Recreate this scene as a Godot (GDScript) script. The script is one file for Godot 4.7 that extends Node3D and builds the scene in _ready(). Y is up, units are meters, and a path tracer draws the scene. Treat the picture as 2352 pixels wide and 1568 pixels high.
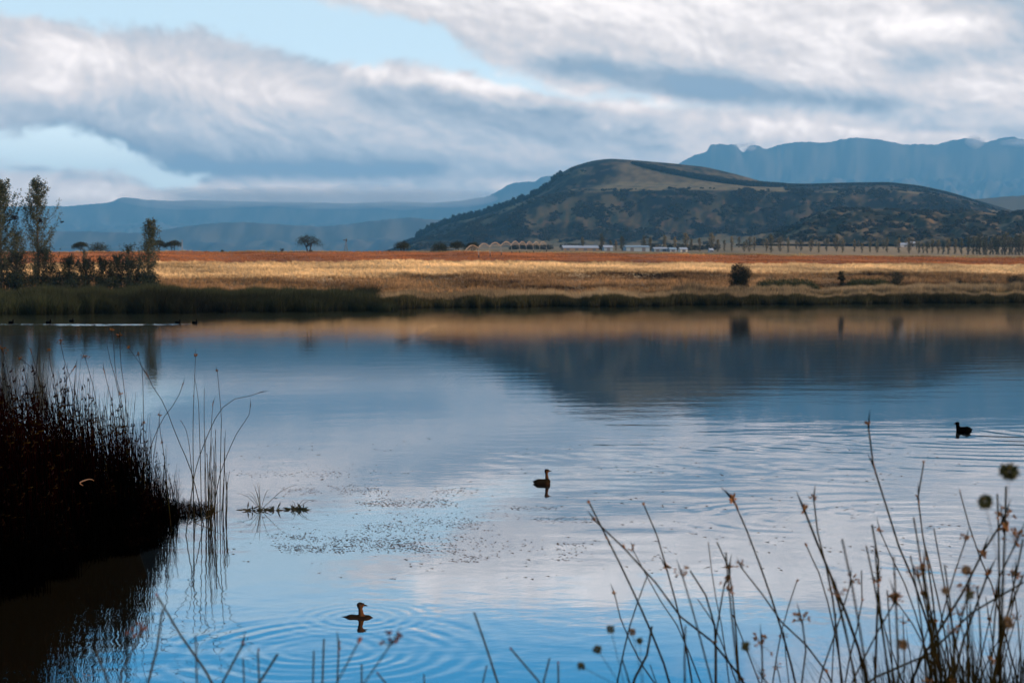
extends Node3D

const F := 3267.0                 # focal length of the 50 mm lens, in sight-line units
const EYE := 2.0                  # height of the eye above the water
const TILT := 0.03855             # the camera looks down by 2.2 degrees
var rng := RandomNumberGenerator.new()
var n3 := FastNoiseLite.new()     # general fbm noise
var n6 := FastNoiseLite.new()     # the same with finer grain
var n1 := FastNoiseLite.new()     # smooth single octave noise
var taken := {}
var M := {}
var SUN := Vector3(0.90, 0.27, 0.30).normalized()

# ---------------------------------------------------------------- bearings
func pt(X: float, Y: float, D: float) -> Vector3:
	var dx := (X - 1176.0) / F
	var dy := (784.0 - Y) / F
	var s := D / (cos(TILT) + dy * sin(TILT))
	return Vector3(dx * s, EYE + (dy * cos(TILT) - sin(TILT)) * s, -D)

func hy(Y: float, D: float) -> float:
	return pt(1176.0, Y, D).y

func on_water(X: float, Y: float) -> Vector3:
	var d := pt(X, Y, 1.0) - Vector3(0, EYE, 0)
	var k := -EYE / d.y
	return Vector3(d.x * k, 0, d.z * k)

func px_x(x: float, D: float) -> float:
	return 1176.0 + F * x / D

# piecewise linear table
func tab(t: Array, x: float) -> float:
	if x <= t[0][0]:
		return t[0][1]
	for i in range(1, t.size()):
		if x <= t[i][0]:
			var a = t[i - 1]
			var b = t[i]
			return lerpf(a[1], b[1], (x - a[0]) / (b[0] - a[0]))
	return t[t.size() - 1][1]

func soft(t: Array, x: float, w: float) -> float:
	return (tab(t, x - w) + 2.0 * tab(t, x - w * 0.4) + 2.0 * tab(t, x + w * 0.4) + tab(t, x + w)) / 6.0

# ---------------------------------------------------------------- mesh builder
class MB:
	var v := PackedVector3Array()
	var n := PackedVector3Array()
	var c := PackedColorArray()
	var u := PackedVector2Array()
	var ix := PackedInt32Array()

	func tri(a: Vector3, b: Vector3, d: Vector3, col: Color) -> void:
		var k := v.size()
		var nn := (d - a).cross(b - a).normalized()
		v.append(a); v.append(b); v.append(d)
		for i in 3:
			n.append(nn)
			c.append(col)
		ix.append(k); ix.append(k + 1); ix.append(k + 2)

	func quad(a: Vector3, b: Vector3, d: Vector3, e: Vector3, col: Color) -> void:
		tri(a, b, d, col)
		tri(a, d, e, col)

	# a leaf: a pointed four-sided face
	func leaf(p: Vector3, along: Vector3, side: Vector3, l: float, w: float, col: Color) -> void:
		var k := v.size()
		var nn := along.cross(side).normalized()
		v.append(p)
		v.append(p + along * l * 0.5 + side * w * 0.5)
		v.append(p + along * l)
		v.append(p + along * l * 0.5 - side * w * 0.5)
		for i in 4:
			n.append(nn)
			c.append(col)
		ix.append_array(PackedInt32Array([k, k + 1, k + 2, k, k + 2, k + 3]))

	func tube(p: Array, r: Array, sides: int, col: Color, col2 := Color(-1, 0, 0)) -> void:
		var k := v.size()
		var m := p.size()
		var ref := Vector3(0.13, 0.05, 0.99)
		for i in m:
			var t: Vector3 = (p[mini(i + 1, m - 1)] - p[maxi(i - 1, 0)]).normalized()
			if absf(t.dot(ref)) > 0.95:
				ref = Vector3(0.99, 0.1, 0.05)
			var a := t.cross(ref).normalized()
			var b := t.cross(a).normalized()
			var cc := col if col2.r < 0.0 else col.lerp(col2, float(i) / float(m - 1))
			for j in sides:
				var w := TAU * j / sides
				var d := a * cos(w) + b * sin(w)
				v.append(p[i] + d * r[i])
				n.append(d)
				c.append(cc)
		for i in m - 1:
			for j in sides:
				var a0 := k + i * sides + j
				var a1 := k + i * sides + (j + 1) % sides
				ix.append_array(PackedInt32Array([a0, a1 + sides, a1, a0, a0 + sides, a1 + sides]))
		var e := v.size()
		v.append(p[m - 1])
		n.append((p[m - 1] - p[m - 2]).normalized())
		c.append(col if col2.r < 0.0 else col2)
		for j in sides:
			ix.append_array(PackedInt32Array([k + (m - 1) * sides + j, e, k + (m - 1) * sides + (j + 1) % sides]))

	# a spindle, thick in the middle: a spikelet, a bud, a seed
	func spindle(a: Vector3, b: Vector3, r: float, col: Color, sides := 6) -> void:
		tube([a, a.lerp(b, 0.2), a.lerp(b, 0.5), a.lerp(b, 0.8), b], [r * 0.25, r * 0.8, r, r * 0.65, r * 0.08], sides, col)

	func box(lo: Vector3, hi: Vector3, col: Color) -> void:
		var p := []
		for i in 8:
			p.append(Vector3(hi.x if i & 1 else lo.x, hi.y if i & 2 else lo.y, hi.z if i & 4 else lo.z))
		for q in [[0, 2, 3, 1], [5, 7, 6, 4], [4, 6, 2, 0], [1, 3, 7, 5], [2, 6, 7, 3], [4, 0, 1, 5]]:
			quad(p[q[3]], p[q[2]], p[q[1]], p[q[0]], col)

	func mesh(mat: Material) -> ArrayMesh:
		var a := []
		a.resize(Mesh.ARRAY_MAX)
		a[Mesh.ARRAY_VERTEX] = v
		a[Mesh.ARRAY_NORMAL] = n
		if c.size() == v.size():
			a[Mesh.ARRAY_COLOR] = c
		if u.size() == v.size():
			a[Mesh.ARRAY_TEX_UV] = u
		a[Mesh.ARRAY_INDEX] = ix
		var m := ArrayMesh.new()
		m.add_surface_from_arrays(Mesh.PRIMITIVE_TRIANGLES, a)
		m.surface_set_material(0, mat)
		return m

func numbered(called: String) -> String:
	if not taken.has(called):
		taken[called] = 0
		return called
	taken[called] += 1
	return "%s_%03d" % [called, taken[called]]

func tag(o: Node3D, label: String, category := "", group := "", kind := "") -> Node3D:
	if label:
		o.set_meta("label", label)
	if category:
		o.set_meta("category", category)
	if group:
		o.set_meta("group", group)
	if kind:
		o.set_meta("kind", kind)
	return o

func put(called: String, mesh: Mesh, parent: Node3D = null) -> MeshInstance3D:
	var o := MeshInstance3D.new()
	o.mesh = mesh
	if parent:
		o.name = called
		parent.add_child(o, true)
	else:
		o.name = numbered(called)
		add_child(o, true)
	return o

func thing(called: String, at: Vector3, label: String, category: String, group := "") -> Node3D:
	var o := Node3D.new()
	o.name = numbered(called)
	add_child(o, true)
	o.position = at
	tag(o, label, category, group)
	return o

func copy(src: Node3D, at: Vector3, turn: float, size: Vector3, label: String, group := "") -> Node3D:
	var o: Node3D = src.duplicate()
	o.name = numbered(String(src.name).rstrip("0123456789").rstrip("_"))
	add_child(o, true)
	o.position = at
	o.rotation = Vector3(0, turn, 0)
	o.scale = size
	o.set_meta("label", label)
	if group:
		o.set_meta("group", group)
	return o

func scatter(called: String, mesh: Mesh, xf: Array, cols: PackedColorArray, parent: Node3D = null) -> MultiMeshInstance3D:
	var mm := MultiMesh.new()
	mm.transform_format = MultiMesh.TRANSFORM_3D
	mm.use_colors = true
	mm.mesh = mesh
	mm.instance_count = xf.size()
	var b := PackedFloat32Array()
	b.resize(xf.size() * 16)
	for i in xf.size():
		var t: Transform3D = xf[i]
		var k := i * 16
		b[k] = t.basis.x.x; b[k + 1] = t.basis.y.x; b[k + 2] = t.basis.z.x; b[k + 3] = t.origin.x
		b[k + 4] = t.basis.x.y; b[k + 5] = t.basis.y.y; b[k + 6] = t.basis.z.y; b[k + 7] = t.origin.y
		b[k + 8] = t.basis.x.z; b[k + 9] = t.basis.y.z; b[k + 10] = t.basis.z.z; b[k + 11] = t.origin.z
		b[k + 12] = cols[i].r; b[k + 13] = cols[i].g; b[k + 14] = cols[i].b; b[k + 15] = 1.0
	mm.buffer = b
	var o := MultiMeshInstance3D.new()
	o.multimesh = mm
	o.name = called if parent else numbered(called)
	(parent if parent else self).add_child(o, true)
	o.set_meta("kind", "stuff")
	return o

func grid(p: PackedVector3Array, cols: int, rows: int, col: PackedColorArray, mat: Material, uv := PackedVector2Array()) -> ArrayMesh:
	var b := MB.new()
	b.v = p
	b.c = col
	b.u = uv
	b.n.resize(p.size())
	for i in rows:
		for j in cols:
			var dx := p[i * cols + mini(j + 1, cols - 1)] - p[i * cols + maxi(j - 1, 0)]
			var dz := p[mini(i + 1, rows - 1) * cols + j] - p[maxi(i - 1, 0) * cols + j]
			b.n[i * cols + j] = dx.cross(dz).normalized()
	b.ix.resize((cols - 1) * (rows - 1) * 6)
	var k := 0
	for i in rows - 1:
		for j in cols - 1:
			var a := i * cols + j
			b.ix[k] = a; b.ix[k + 1] = a + cols; b.ix[k + 2] = a + cols + 1
			b.ix[k + 3] = a; b.ix[k + 4] = a + cols + 1; b.ix[k + 5] = a + 1
			k += 6
	return b.mesh(mat)

func mat(rough := 0.85, spec := 0.3, back := 0.0) -> StandardMaterial3D:
	var m := StandardMaterial3D.new()
	m.vertex_color_use_as_albedo = true
	m.roughness = rough
	m.metallic_specular = spec
	if back > 0.0:
		m.backlight_enabled = true
		m.backlight = Color(back, back, back).linear_to_srgb()
	return m

# ---------------------------------------------------------------- sky
const S_DARK := Color(0.185, 0.285, 0.385)
const S_GREY := Color(0.39, 0.455, 0.525)
const S_CREAM := Color(0.635, 0.61, 0.62)
const S_WHITE := Color(0.93, 0.87, 0.85)

const EXPOSURE := 1.5
const AIR := 0.00006                         # share of the light that the air takes per metre
const HAZE := Color(0.10, 0.23, 0.34)        # the light that it gives back

func beyond(seen: float, haze: float, air: float) -> float:
	return maxf(seen - (1.0 - air) * haze, 0.2 * seen) / air / EXPOSURE

func ramp(t: float) -> Color:
	t = clampf(t, 0.0, 1.15)
	if t < 0.4:
		return S_DARK.lerp(S_GREY, t / 0.4)
	if t < 0.72:
		return S_GREY.lerp(S_CREAM, (t - 0.4) / 0.32)
	return S_CREAM.lerp(S_WHITE, (t - 0.72) / 0.28)

var back_top := [[600, 240], [700, 175], [790, 150], [900, 152], [1050, 165], [1150, 190], [1250, 218], [1500, 240], [2400, 300]]
var low_top := [[-700, 300], [-100, 372], [60, 384], [170, 386], [290, 398], [370, 440], [450, 428], [520, 380], [700, 380], [2400, 380]]
var band_top := [[-700, -90], [-100, 10], [60, 28], [240, 66], [480, 70], [600, 105], [780, 165], [900, 190], [1030, 212], [1120, 236], [1300, 262], [1420, 285], [1560, 330], [1700, 420]]
var band_low := [[-700, 260], [-100, 330], [40, 318], [150, 296], [250, 325], [330, 362], [420, 402], [560, 412], [800, 418], [1000, 404], [1300, 405], [1500, 420], [1700, 430]]
var roof_top := [[560, 30], [700, -20], [860, -45], [1000, -75], [1200, -70], [1400, -100], [1600, -62], [1800, -80], [2060, -95], [2300, -130], [2900, -150]]
var roof_low := [[600, -30], [760, 12], [870, 38], [960, 62], [1020, 75], [1060, 120], [1150, 168], [1290, 214], [1500, 240], [1800, 285], [2100, 310], [2352, 335], [2900, 370]]
# strokes of light and shade on the clouds: x0, y0, x1, y1, width, how much
var tints := [
	[60, 60, 150, 130, 60, 0.16], [180, 130, 620, 200, 55, 0.22], [520, 230, 760, 215, 40, 0.14], [20, 195, 160, 215, 34, 0.26],
	[0, 235, 400, 245, 40, -0.05], [150, 300, 420, 372, 30, -0.30], [430, 392, 980, 388, 26, -0.38], [300, 300, 700, 340, 45, -0.04],
	[820, 195, 1250, 265, 40, -0.24], [880, 255, 1500, 330, 40, -0.16], [560, 230, 800, 330, 40, -0.08],
	[900, 330, 1300, 360, 25, 0.02], [980, 420, 1500, 395, 18, -0.12], [460, 430, 760, 428, 16, 0.20],
	[1300, 160, 1650, 200, 32, -0.52], [1600, 205, 2010, 246, 30, -0.55], [2000, 250, 2352, 288, 26, -0.16], [1120, 120, 1380, 150, 40, -0.10],
	[1550, 70, 1900, 90, 60, 0.10], [2050, 60, 2290, 50, 34, 0.24], [2100, 150, 2352, 120, 34, -0.30], [2300, 20, 2420, 60, 50, -0.40],
	[1600, 275, 2250, 318, 16, 0.12], [1300, 250, 1500, 300, 24, -0.06], [1880, 150, 2200, 190, 34, 0.06], [1900, 292, 2352, 305, 12, -0.22],
	[820, 172, 1180, 205, 28, 0.34], [1240, 235, 1520, 246, 14, 0.16], [0, 430, 330, 456, 22, 0.10], [440, 452, 1150, 456, 15, -0.42], [520, 430, 1100, 436, 16, -0.10], [150, 408, 330, 418, 8, -0.12], [20, 384, 150, 394, 6, -0.24],
	[1800, -120, 2500, -190, 60, -0.2], [1000, -40, 2000, -40, 60, 0.22], [1250, 40, 2200, 50, 50, 0.10]]

func sky_at(az: float, el: float) -> Color:
	var X := 1176.0 + F * tan(clampf(az, -1.2, 1.2))
	var Y := 658.0 - F * tan(minf(el, 1.2)) / maxf(cos(az), 0.3) * (1.0 if absf(az) < 1.2 else 1.0)
	var sa := sin(az)
	var ca := cos(az)
	# drifting bands, wider than high
	var e2 := el + 0.10 * sin(az)
	var q := Vector3(sa * 3.0, e2 * 8.0, -ca * 3.0)
	var f0 := n3.get_noise_3d(q.x * 90.0, q.y * 90.0, q.z * 90.0)
	var q2 := q + Vector3(f0, f0 * 0.8, -f0) * 0.18
	var f1 := n3.get_noise_3d(q2.x * 210.0 + 40.0, q2.y * 210.0, q2.z * 210.0)
	var f2 := n6.get_noise_3d(q2.x * 700.0 + 90.0, q2.y * 420.0, q2.z * 700.0)
	var f3 := n3.get_noise_3d(q2.x * 2100.0 + 90.0, q2.y * 1150.0, q2.z * 2100.0)
	# the side towards the sun is the bright one
	var lit := f2 - n6.get_noise_3d(q2.x * 700.0 + 98.0, q2.y * 420.0 + 10.0, q2.z * 700.0)
	# clear air: pale low down, deep blue higher up
	var k := clampf(el / 0.30, 0.0, 1.0)
	var clear := Color(0.60, 0.73, 0.79).lerp(Color(0.53, 0.70, 0.81), smoothstep(0.30, 0.58, k))
	clear = clear.lerp(Color(0.06, 0.30, 0.54), smoothstep(0.62, 0.92, k))
	clear = clear.lerp(Color(0.14, 0.34, 0.62), smoothstep(0.3, 1.3, el))
	var c := clear
	var w := smoothstep(0.60, 0.44, absf(az)) * smoothstep(0.40, 0.32, el)
	var cover := 0.0
	var t := 0.55
	if w > 0.0:
		var rag := f1 * 26.0 + f2 * 32.0 + f3 * 30.0
		var tn := 0.0
		for s in tints:
			if Y < minf(s[1], s[3]) - s[4] * 2.3 - 8.0 or Y > maxf(s[1], s[3]) + s[4] * 2.3 + 8.0:
				continue
			var dx: float = s[2] - s[0]
			var dy: float = s[3] - s[1]
			var g: float = clampf(((X - s[0]) * dx + (Y - s[1]) * dy) / (dx * dx + dy * dy), 0.0, 1.0)
			var ex: float = (X - s[0] - g * dx) * 0.45
			var ey: float = Y - s[1] - g * dy + f1 * 14.0
			var d2: float = (ex * ex + ey * ey) / (s[4] * s[4])
			if d2 < 5.0:
				tn += s[5] * exp(-d2)
		var grain := f1 * 0.15 + f2 * 0.10 + lit * 0.30 + f3 * 0.08
		# the far, low cloud
		var yb := tab(back_top, X)
		var a1 := smoothstep(-12.0, 14.0, Y - yb - rag * 0.45) * smoothstep(560.0, 700.0, X + rag)
		a1 = maxf(a1, smoothstep(-14.0, 18.0, Y - tab(low_top, X) - rag * 0.5))
		if a1 > 0.0:
			c = c.lerp(ramp(0.66 + tn + grain), a1)
		# the long grey band across the middle
		var a2 := smoothstep(-13.0, 24.0, Y - tab(band_top, X) - rag * 0.6) * smoothstep(-14.0, 20.0, tab(band_low, X) - Y + rag * 0.6) * smoothstep(1680.0, 1350.0, X + rag * 3.0)
		if a2 > 0.0:
			var low := smoothstep(0.45, 1.0, (Y - tab(band_top, X)) / maxf(tab(band_low, X) - tab(band_top, X), 1.0))
			c = c.lerp(ramp(0.51 - 0.15 * low + tn + grain * 0.85), a2)
		# the bright cloud overhead, towards the sun
		var a3 := smoothstep(-20.0, 30.0, Y - tab(roof_top, X) - rag * 1.3) * smoothstep(-16.0, 26.0, tab(roof_low, X) - Y + rag * 0.62) * smoothstep(500.0, 800.0, X + rag * 5.0)
		if a3 > 0.0:
			c = c.lerp(ramp(0.70 + tn + grain), a3 * 0.97)
		var a4 := smoothstep(0.0, 60.0, -Y - 120.0 - rag * 2.2) * smoothstep(1500.0, 1950.0, X + rag * 4.0)
		c = c.lerp(ramp(0.46 + grain * 1.3), a4 * 0.85)
	var air := exp(-AIR * minf(21000.0, 2300.0 / maxf(sin(el), 0.01)))
	if w < 1.0:
		var band := 0.16 * smoothstep(0.5, 0.05, el) - 0.12 * smoothstep(0.5, 1.2, el)
		cover = smoothstep(-0.10, 0.22, f0 * 0.7 + f1 * 0.5 + f2 * 0.25 + band)
		t = 0.60 + f1 * 0.35 + f2 * 0.3 + f3 * 0.15 - 0.25 * f0
		c = c.lerp(clear.lerp(ramp(t), cover), 1.0 - w)
	# higher up the clouds are thinner and brighter
	c = c * lerpf(1.0, 1.35, smoothstep(0.185, 0.25, el))
	# what lies beyond the haze near the ground is brighter than it looks through it
	return Color(beyond(c.r, HAZE.r, air), beyond(c.g, HAZE.g, air), beyond(c.b, HAZE.b, air))

func make_sky() -> PanoramaSkyMaterial:
	var W := 4096
	var H := 2048
	var cw := 400
	var small := Image.create_empty(cw, cw / 4, false, Image.FORMAT_RGBF)
	for y in cw / 4:
		for x in cw:
			small.set_pixel(x, y, sky_at(((x + 0.5) / cw - 0.5) * TAU, (0.5 - (y + 0.5) / (cw / 2.0)) * PI))
	small.resize(W, H / 2, Image.INTERPOLATE_CUBIC)
	var im := Image.create_empty(W, H, false, Image.FORMAT_RGBF)
	im.fill(Color(0.12, 0.13, 0.12))
	im.blit_rect(small, Rect2i(0, 0, W, H / 2), Vector2i(0, 0))
	# the part of it that the lake and the camera show, in full detail
	for y in range(H / 2 - 240, H / 2):
		for x in range(W / 2 - 340, W / 2 + 340):
			im.set_pixel(x, y, sky_at(((x + 0.5) / W - 0.5) * TAU, (0.5 - (y + 0.5) / H) * PI))
	var half := im.get_region(Rect2i(0, 0, W / 2, H))      # a panorama begins and ends straight ahead
	im.blit_rect(im, Rect2i(W / 2, 0, W / 2, H), Vector2i(0, 0))
	im.blit_rect(half, Rect2i(0, 0, W / 2, H), Vector2i(W / 2, 0))
	var m := PanoramaSkyMaterial.new()
	m.panorama = ImageTexture.create_from_image(im)
	return m

# ---------------------------------------------------------------- ground
var shore_t := [[-1500, 88], [-400, 104], [0, 113], [400, 119], [870, 130], [1000, 139], [1250, 146], [1700, 160], [2352, 184], [3200, 205], [4500, 220]]
var ridge_t := [[-2000, 580], [0, 578.5], [500, 577], [1000, 576.5], [1300, 579], [1700, 584], [2352, 591], [3500, 597]]

func shore(X: float) -> float:
	return soft(shore_t, X, 160.0) + n1.get_noise_2d(X * 0.6, 9.0) * 4.5 + n1.get_noise_2d(X * 2.6, 5.0) * 2.5

const RIDGE := 440.0               # where the field ends in a crest
var gold_end_t := [[0, 286], [500, 290], [1000, 301], [1300, 299], [1700, 294], [2352, 306]]
var gold_start_t := [[0, 231], [900, 236], [1100, 247], [1500, 254], [2352, 257]]

func ground(X: float, D: float) -> float:
	var s := shore(X)
	if D < s:
		return -0.02 - minf((s - D) * 0.06, 1.6)
	var yr := soft(ridge_t, X, 120.0)
	var k := (hy(yr, 440.0) - 1.0) / (hy(577.0, 440.0) - 1.0)
	var near := tab([[0, 0.0], [10, 0.3], [45, 0.9]], D - s)
	var h := near
	if D > 180.0:
		var prof := [[180, 0.9], [200, 1.45], [215, 2.1], [235, 3.25], [262, 5.0], [295, 7.05], [340, 8.9], [395, 11.0], [425, 12.2], [440, 12.85]]
		var hp := (tab(prof, D - 6.0) + tab(prof, D + 6.0)) * 0.5
		h = maxf(near * smoothstep(60.0, 40.0, D - s), 1.0 + (hp - 1.0) * k) if D - s > 14.0 else near
	if D > RIDGE:
		var l := tab([[440, 12.85], [600, 12.0], [1000, 11.0], [3000, 9], [40000, 8]], D)
		l = 1.0 + (l - 1.0) * k
		var base_y := tab([[900, 572], [1300, 566], [1560, 560], [1740, 548], [1850, 549], [2352, 549], [2900, 552]], X)
		var r := 0.0
		if D < 1000.0:
			r = hy(lerpf(yr, yr - 4.0, (D - RIDGE) / 560.0), D)
		elif D < 2300.0:
			r = hy(lerpf(yr - 4.0, base_y, pow((D - 1000.0) / 1300.0, 0.8)), D)
		else:
			r = hy(base_y, 2300.0) - (D - 2300.0) * 0.004
		h = lerpf(l, r, smoothstep(820.0, 1080.0, X))
	return h + n3.get_noise_2d(X * D * 0.0012, D * 2.0) * clampf((D - s) * 0.002, 0.0, 0.5)

func g_at(x: float, D: float) -> Vector3:
	return Vector3(x, ground(px_x(x, D), D), -D)

func ground_color(X: float, D: float) -> Color:
	var a := n3.get_noise_2d(X * D * 0.0009 + 70.0, D * 1.3)
	var b := n3.get_noise_2d(X * D * 0.0060, D * 4.0)
	var s := shore(X)
	var gold_end := tab(gold_end_t, X) + a * 10.0
	var gold_start := tab(gold_start_t, X) + a * 20.0
	var c: Color
	if D < s + 8.0:
		c = Color(0.035, 0.038, 0.02)
	elif D < gold_start:
		c = Color(0.25, 0.15, 0.075).lerp(Color(0.10, 0.085, 0.045), clampf(0.35 + a * 2.2 + b + (1.0 - (D - s) / 90.0) * 0.75, 0.0, 1.0))
	elif D < gold_end:
		c = Color(0.55, 0.38, 0.20).lerp(Color(0.36, 0.22, 0.11), clampf(0.6 + a * 1.8 + b - (D - gold_start) / 48.0, 0.0, 1.0))
	elif D < RIDGE:
		c = Color(0.27, 0.095, 0.035).lerp(Color(0.15, 0.06, 0.03), clampf(0.8 - (D - gold_end) / 55.0 + a * 1.4 + b * 0.6, 0.0, 1.0))
		if D > 424.0:
			c = c.lerp(Color(0.22, 0.16, 0.08), smoothstep(424.0, 434.0, D))
	else:
		c = Color(0.24, 0.16, 0.085).lerp(Color(0.10, 0.085, 0.05), clampf(0.45 + a * 2.0 + b * 0.7, 0.0, 1.0))
		if X > 1550.0 and D < 2000.0:
			c = c.lerp(Color(0.30, 0.19, 0.095), 0.7 * smoothstep(1650.0, 1950.0, X))
		if D > 2600.0:
			c = Color(0.10, 0.09, 0.055)
	return c * (1.0 + b * 0.35)

func make_terrain() -> void:
	var ds := []
	var d := 84.0
	while d < 520.0:
		ds.append(d)
		d += 1.3 if d < 215.0 else 2.2
	while d < 2600.0:
		ds.append(d)
		d *= 1.018
	while d < 23500.0:
		ds.append(d)
		d *= 1.25
	var cols := 260
	var p := PackedVector3Array()
	var c := PackedColorArray()
	for D in ds:
		for j in cols:
			var X := lerpf(-1500.0, 3900.0, j / float(cols - 1))
			p.append(Vector3((X - 1176.0) / F * D, ground(X, D), -D))
			c.append(ground_color(X, D))
	var m := mat(0.95, 0.15)
	tag(put("ground", grid(p, cols, ds.size(), c, m)), "farmland rising in brown, golden and rust red bands beyond the lake", "", "", "structure")

# ---------------------------------------------------------------- hills
var hill_base := [[820, 600], [900, 590], [960, 574], [1100, 572], [1250, 570], [1500, 564], [1700, 553], [1800, 553], [2352, 556], [2700, 556]]
var hill_mesa := [[860, 584], [920, 572], [1000, 542], [1060, 520], [1120, 500], [1180, 480], [1250, 452], [1330, 440], [1400, 435], [1550, 432], [1700, 433], [1900, 440], [2050, 437], [2150, 446], [2230, 468], [2330, 500], [2420, 530], [2600, 570]]
var hill_top := [[800, 596], [880, 586], [935, 566], [985, 530], [1030, 512], [1100, 497], [1160, 476], [1220, 455], [1250, 438], [1275, 412], [1310, 388], [1360, 373], [1400, 368], [1460, 372], [1540, 379], [1620, 388], [1690, 405], [1760, 425], [1850, 427], [1950, 424], [2040, 423], [2110, 431], [2170, 444], [2230, 462], [2330, 492], [2420, 522], [2600, 565]]
var forest_line := [[1452, 377], [1490, 388], [1540, 400], [1600, 411], [1660, 421], [1720, 428], [1780, 430], [1850, 429]]

func hill_y(X: float, D: float) -> float:
	var yb := soft(hill_base, X, 30.0)
	var ym := soft(hill_mesa, X, 24.0)
	var yt := soft(hill_top, X, 14.0)
	var n := n3.get_noise_2d(X * 0.9, D * 0.16) * 14.0 + n3.get_noise_2d(X * 3.1 + 50.0, D * 0.5) * 5.0
	if D < 3000.0:
		var t := (D - 2300.0) / 700.0
		var prof := 0.55 * t + 0.45 * smoothstep(0.25, 1.0, t)
		return lerpf(yb, ym, prof) + n * sin(t * PI) * 0.8
	if D < 3250.0:
		return lerpf(ym, minf(ym, ym * 0.8 + yt * 0.2), (D - 3000.0) / 250.0)
	if D <= 3700.0:
		var y0 := minf(ym, ym * 0.8 + yt * 0.2)
		var t := (D - 3250.0) / 450.0
		return lerpf(y0, yt, sin(t * PI / 2.0)) + n * 0.12 * sin(t * PI)
	return yt

func hill_h(X: float, D: float) -> float:
	if D > 3700.0:
		return hy(hill_y(X, 3700.0), 3700.0) * (1.0 - smoothstep(3700.0, 4600.0, D)) + 12.0
	return hy(hill_y(X, D), D)

func hill_find(X: float, Y: float) -> float:
	var lo := 3250.0
	var hi := 3700.0
	for i in 14:
		var m := (lo + hi) / 2.0
		if hill_y(X, m) > Y:
			lo = m
		else:
			hi = m
	return lo

func hill_color(X: float, D: float) -> Color:
	var a := n3.get_noise_2d(X * 0.8 + 31.0, D * 0.25)
	var b := n3.get_noise_2d(X * 3.4, D * 0.9 + 90.0)
	var bush := Color(0.008, 0.010, 0.008)
	var grass := Color(0.165, 0.125, 0.065)
	var c := bush.lerp(Color(0.062, 0.048, 0.027), clampf(0.35 + a * 1.6 + b, 0.0, 1.0))
	c = c.lerp(Color(0.075, 0.042, 0.028), clampf((b - 0.18) * 3.0, 0.0, 0.55) * clampf(a * 4.0 + 0.4, 0.0, 1.0))
	if D < 2520.0:
		c = c.lerp(grass * 0.8, clampf((2520.0 - D) / 110.0 + a * 2.5 + b * 1.5 - 0.2, 0.0, 0.9))
	c = c.lerp(Color(0.11, 0.07, 0.046), smoothstep(0.72, 0.95, sin(D * 0.047 + a * 7.0)) * clampf(0.25 + b * 2.0, 0.0, 0.6))
	if D > 2960.0:
		var Y := hill_y(X, D)
		var g := 0.0
		if X > 1345.0 and X < 1800.0:
			var line := tab(forest_line, X)
			var open := smoothstep(1370.0, 1470.0, X + (Y - 400.0) * 1.4 + a * 60.0)
			if Y > line or X < 1452.0:
				g = open * (0.9 + b * 0.8)
				if Y < 418.0:
					c = c.lerp(Color(0.080, 0.052, 0.032), 0.5 * open)
					g *= 0.55
			else:
				g = 0.22 + b * 0.3 + a * 0.4
		elif X >= 1800.0 and D < 3150.0:
			g = clampf(0.5 + b * 2.0 + a * 1.5, 0.0, 0.75)
		elif X < 1345.0:
			g = clampf(a * 2.2 + b * 0.8 - 0.25, 0.0, 0.6)
		c = c.lerp(grass, clampf(g, 0.0, 1.0))
	elif X < 1420.0 and D > 2650.0:
		c = c.lerp(grass * 0.6, clampf((a - 0.12) * 3.5 + b, 0.0, 0.5))
	return c

func steps(a: float, b: float, s: float) -> Array:
	var o := []
	var x := a
	while x <= b + 0.001:
		o.append(x)
		x += s
	return o

func strip(called: String, label: String, which: String, xs: Array, ds: Array, m: Material) -> void:
	var p := PackedVector3Array()
	var c := PackedColorArray()
	for D in ds:
		for X in xs:
			var h := 0.0
			var col := Color.WHITE
			if which == "hill":
				h = hill_h(X, D)
				col = hill_color(X, D)
			elif which == "foot":
				h = foot_h(X, D)
				col = foot_color(X, D)
			else:
				h = peak_h(which, X, D)
				col = peak_color(which, X, D)
			p.append(Vector3((X - 1176.0) / F * D, h, -D))
			c.append(col)
	tag(put(called, grid(p, xs.size(), ds.size(), c, m)), label, "", "", "structure")

var foot_top := [[1700, 575], [1740, 556], [1770, 543], [1800, 528], [1840, 508], [1880, 490], [1920, 480], [1960, 478], [2020, 481], [2100, 486], [2180, 484], [2260, 488], [2352, 487], [2600, 492], [3000, 520]]

func foot_y(X: float, D: float) -> float:
	var t := (D - 1550.0) / 650.0
	var n := n3.get_noise_2d(X * 1.1 + 400.0, D * 0.35) * 16.0 + n3.get_noise_2d(X * 4.0, D * 1.2) * 4.0
	return lerpf(560.0, soft(foot_top, X, 16.0), sin(clampf(t, 0.0, 1.0) * PI / 2.0)) + n * sin(clampf(t, 0.0, 1.0) * PI)

func foot_h(X: float, D: float) -> float:
	if D > 2200.0:
		return hy(foot_y(X, 2200.0), 2200.0) * (1.0 - 0.6 * smoothstep(2200.0, 2500.0, D))
	return hy(foot_y(X, D), D)

func foot_color(X: float, D: float) -> Color:
	var a := n3.get_noise_2d(X * 1.4 + 131.0, D * 0.6)
	var b := n3.get_noise_2d(X * 5.0, D * 1.8 + 90.0)
	var c := Color(0.018, 0.016, 0.009).lerp(Color(0.070, 0.050, 0.026), clampf(0.35 + a * 1.8 + b, 0.0, 1.0))
	c = c.lerp(Color(0.16, 0.11, 0.058), clampf((a + b * 0.7 - 0.12) * 3.0, 0.0, 0.6))
	if D < 1680.0:
		c = c.lerp(Color(0.24, 0.16, 0.09), clampf((1680.0 - D) / 60.0 + a * 3.0, 0.0, 0.8) * smoothstep(1950.0, 1850.0, X))
	return c

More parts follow.
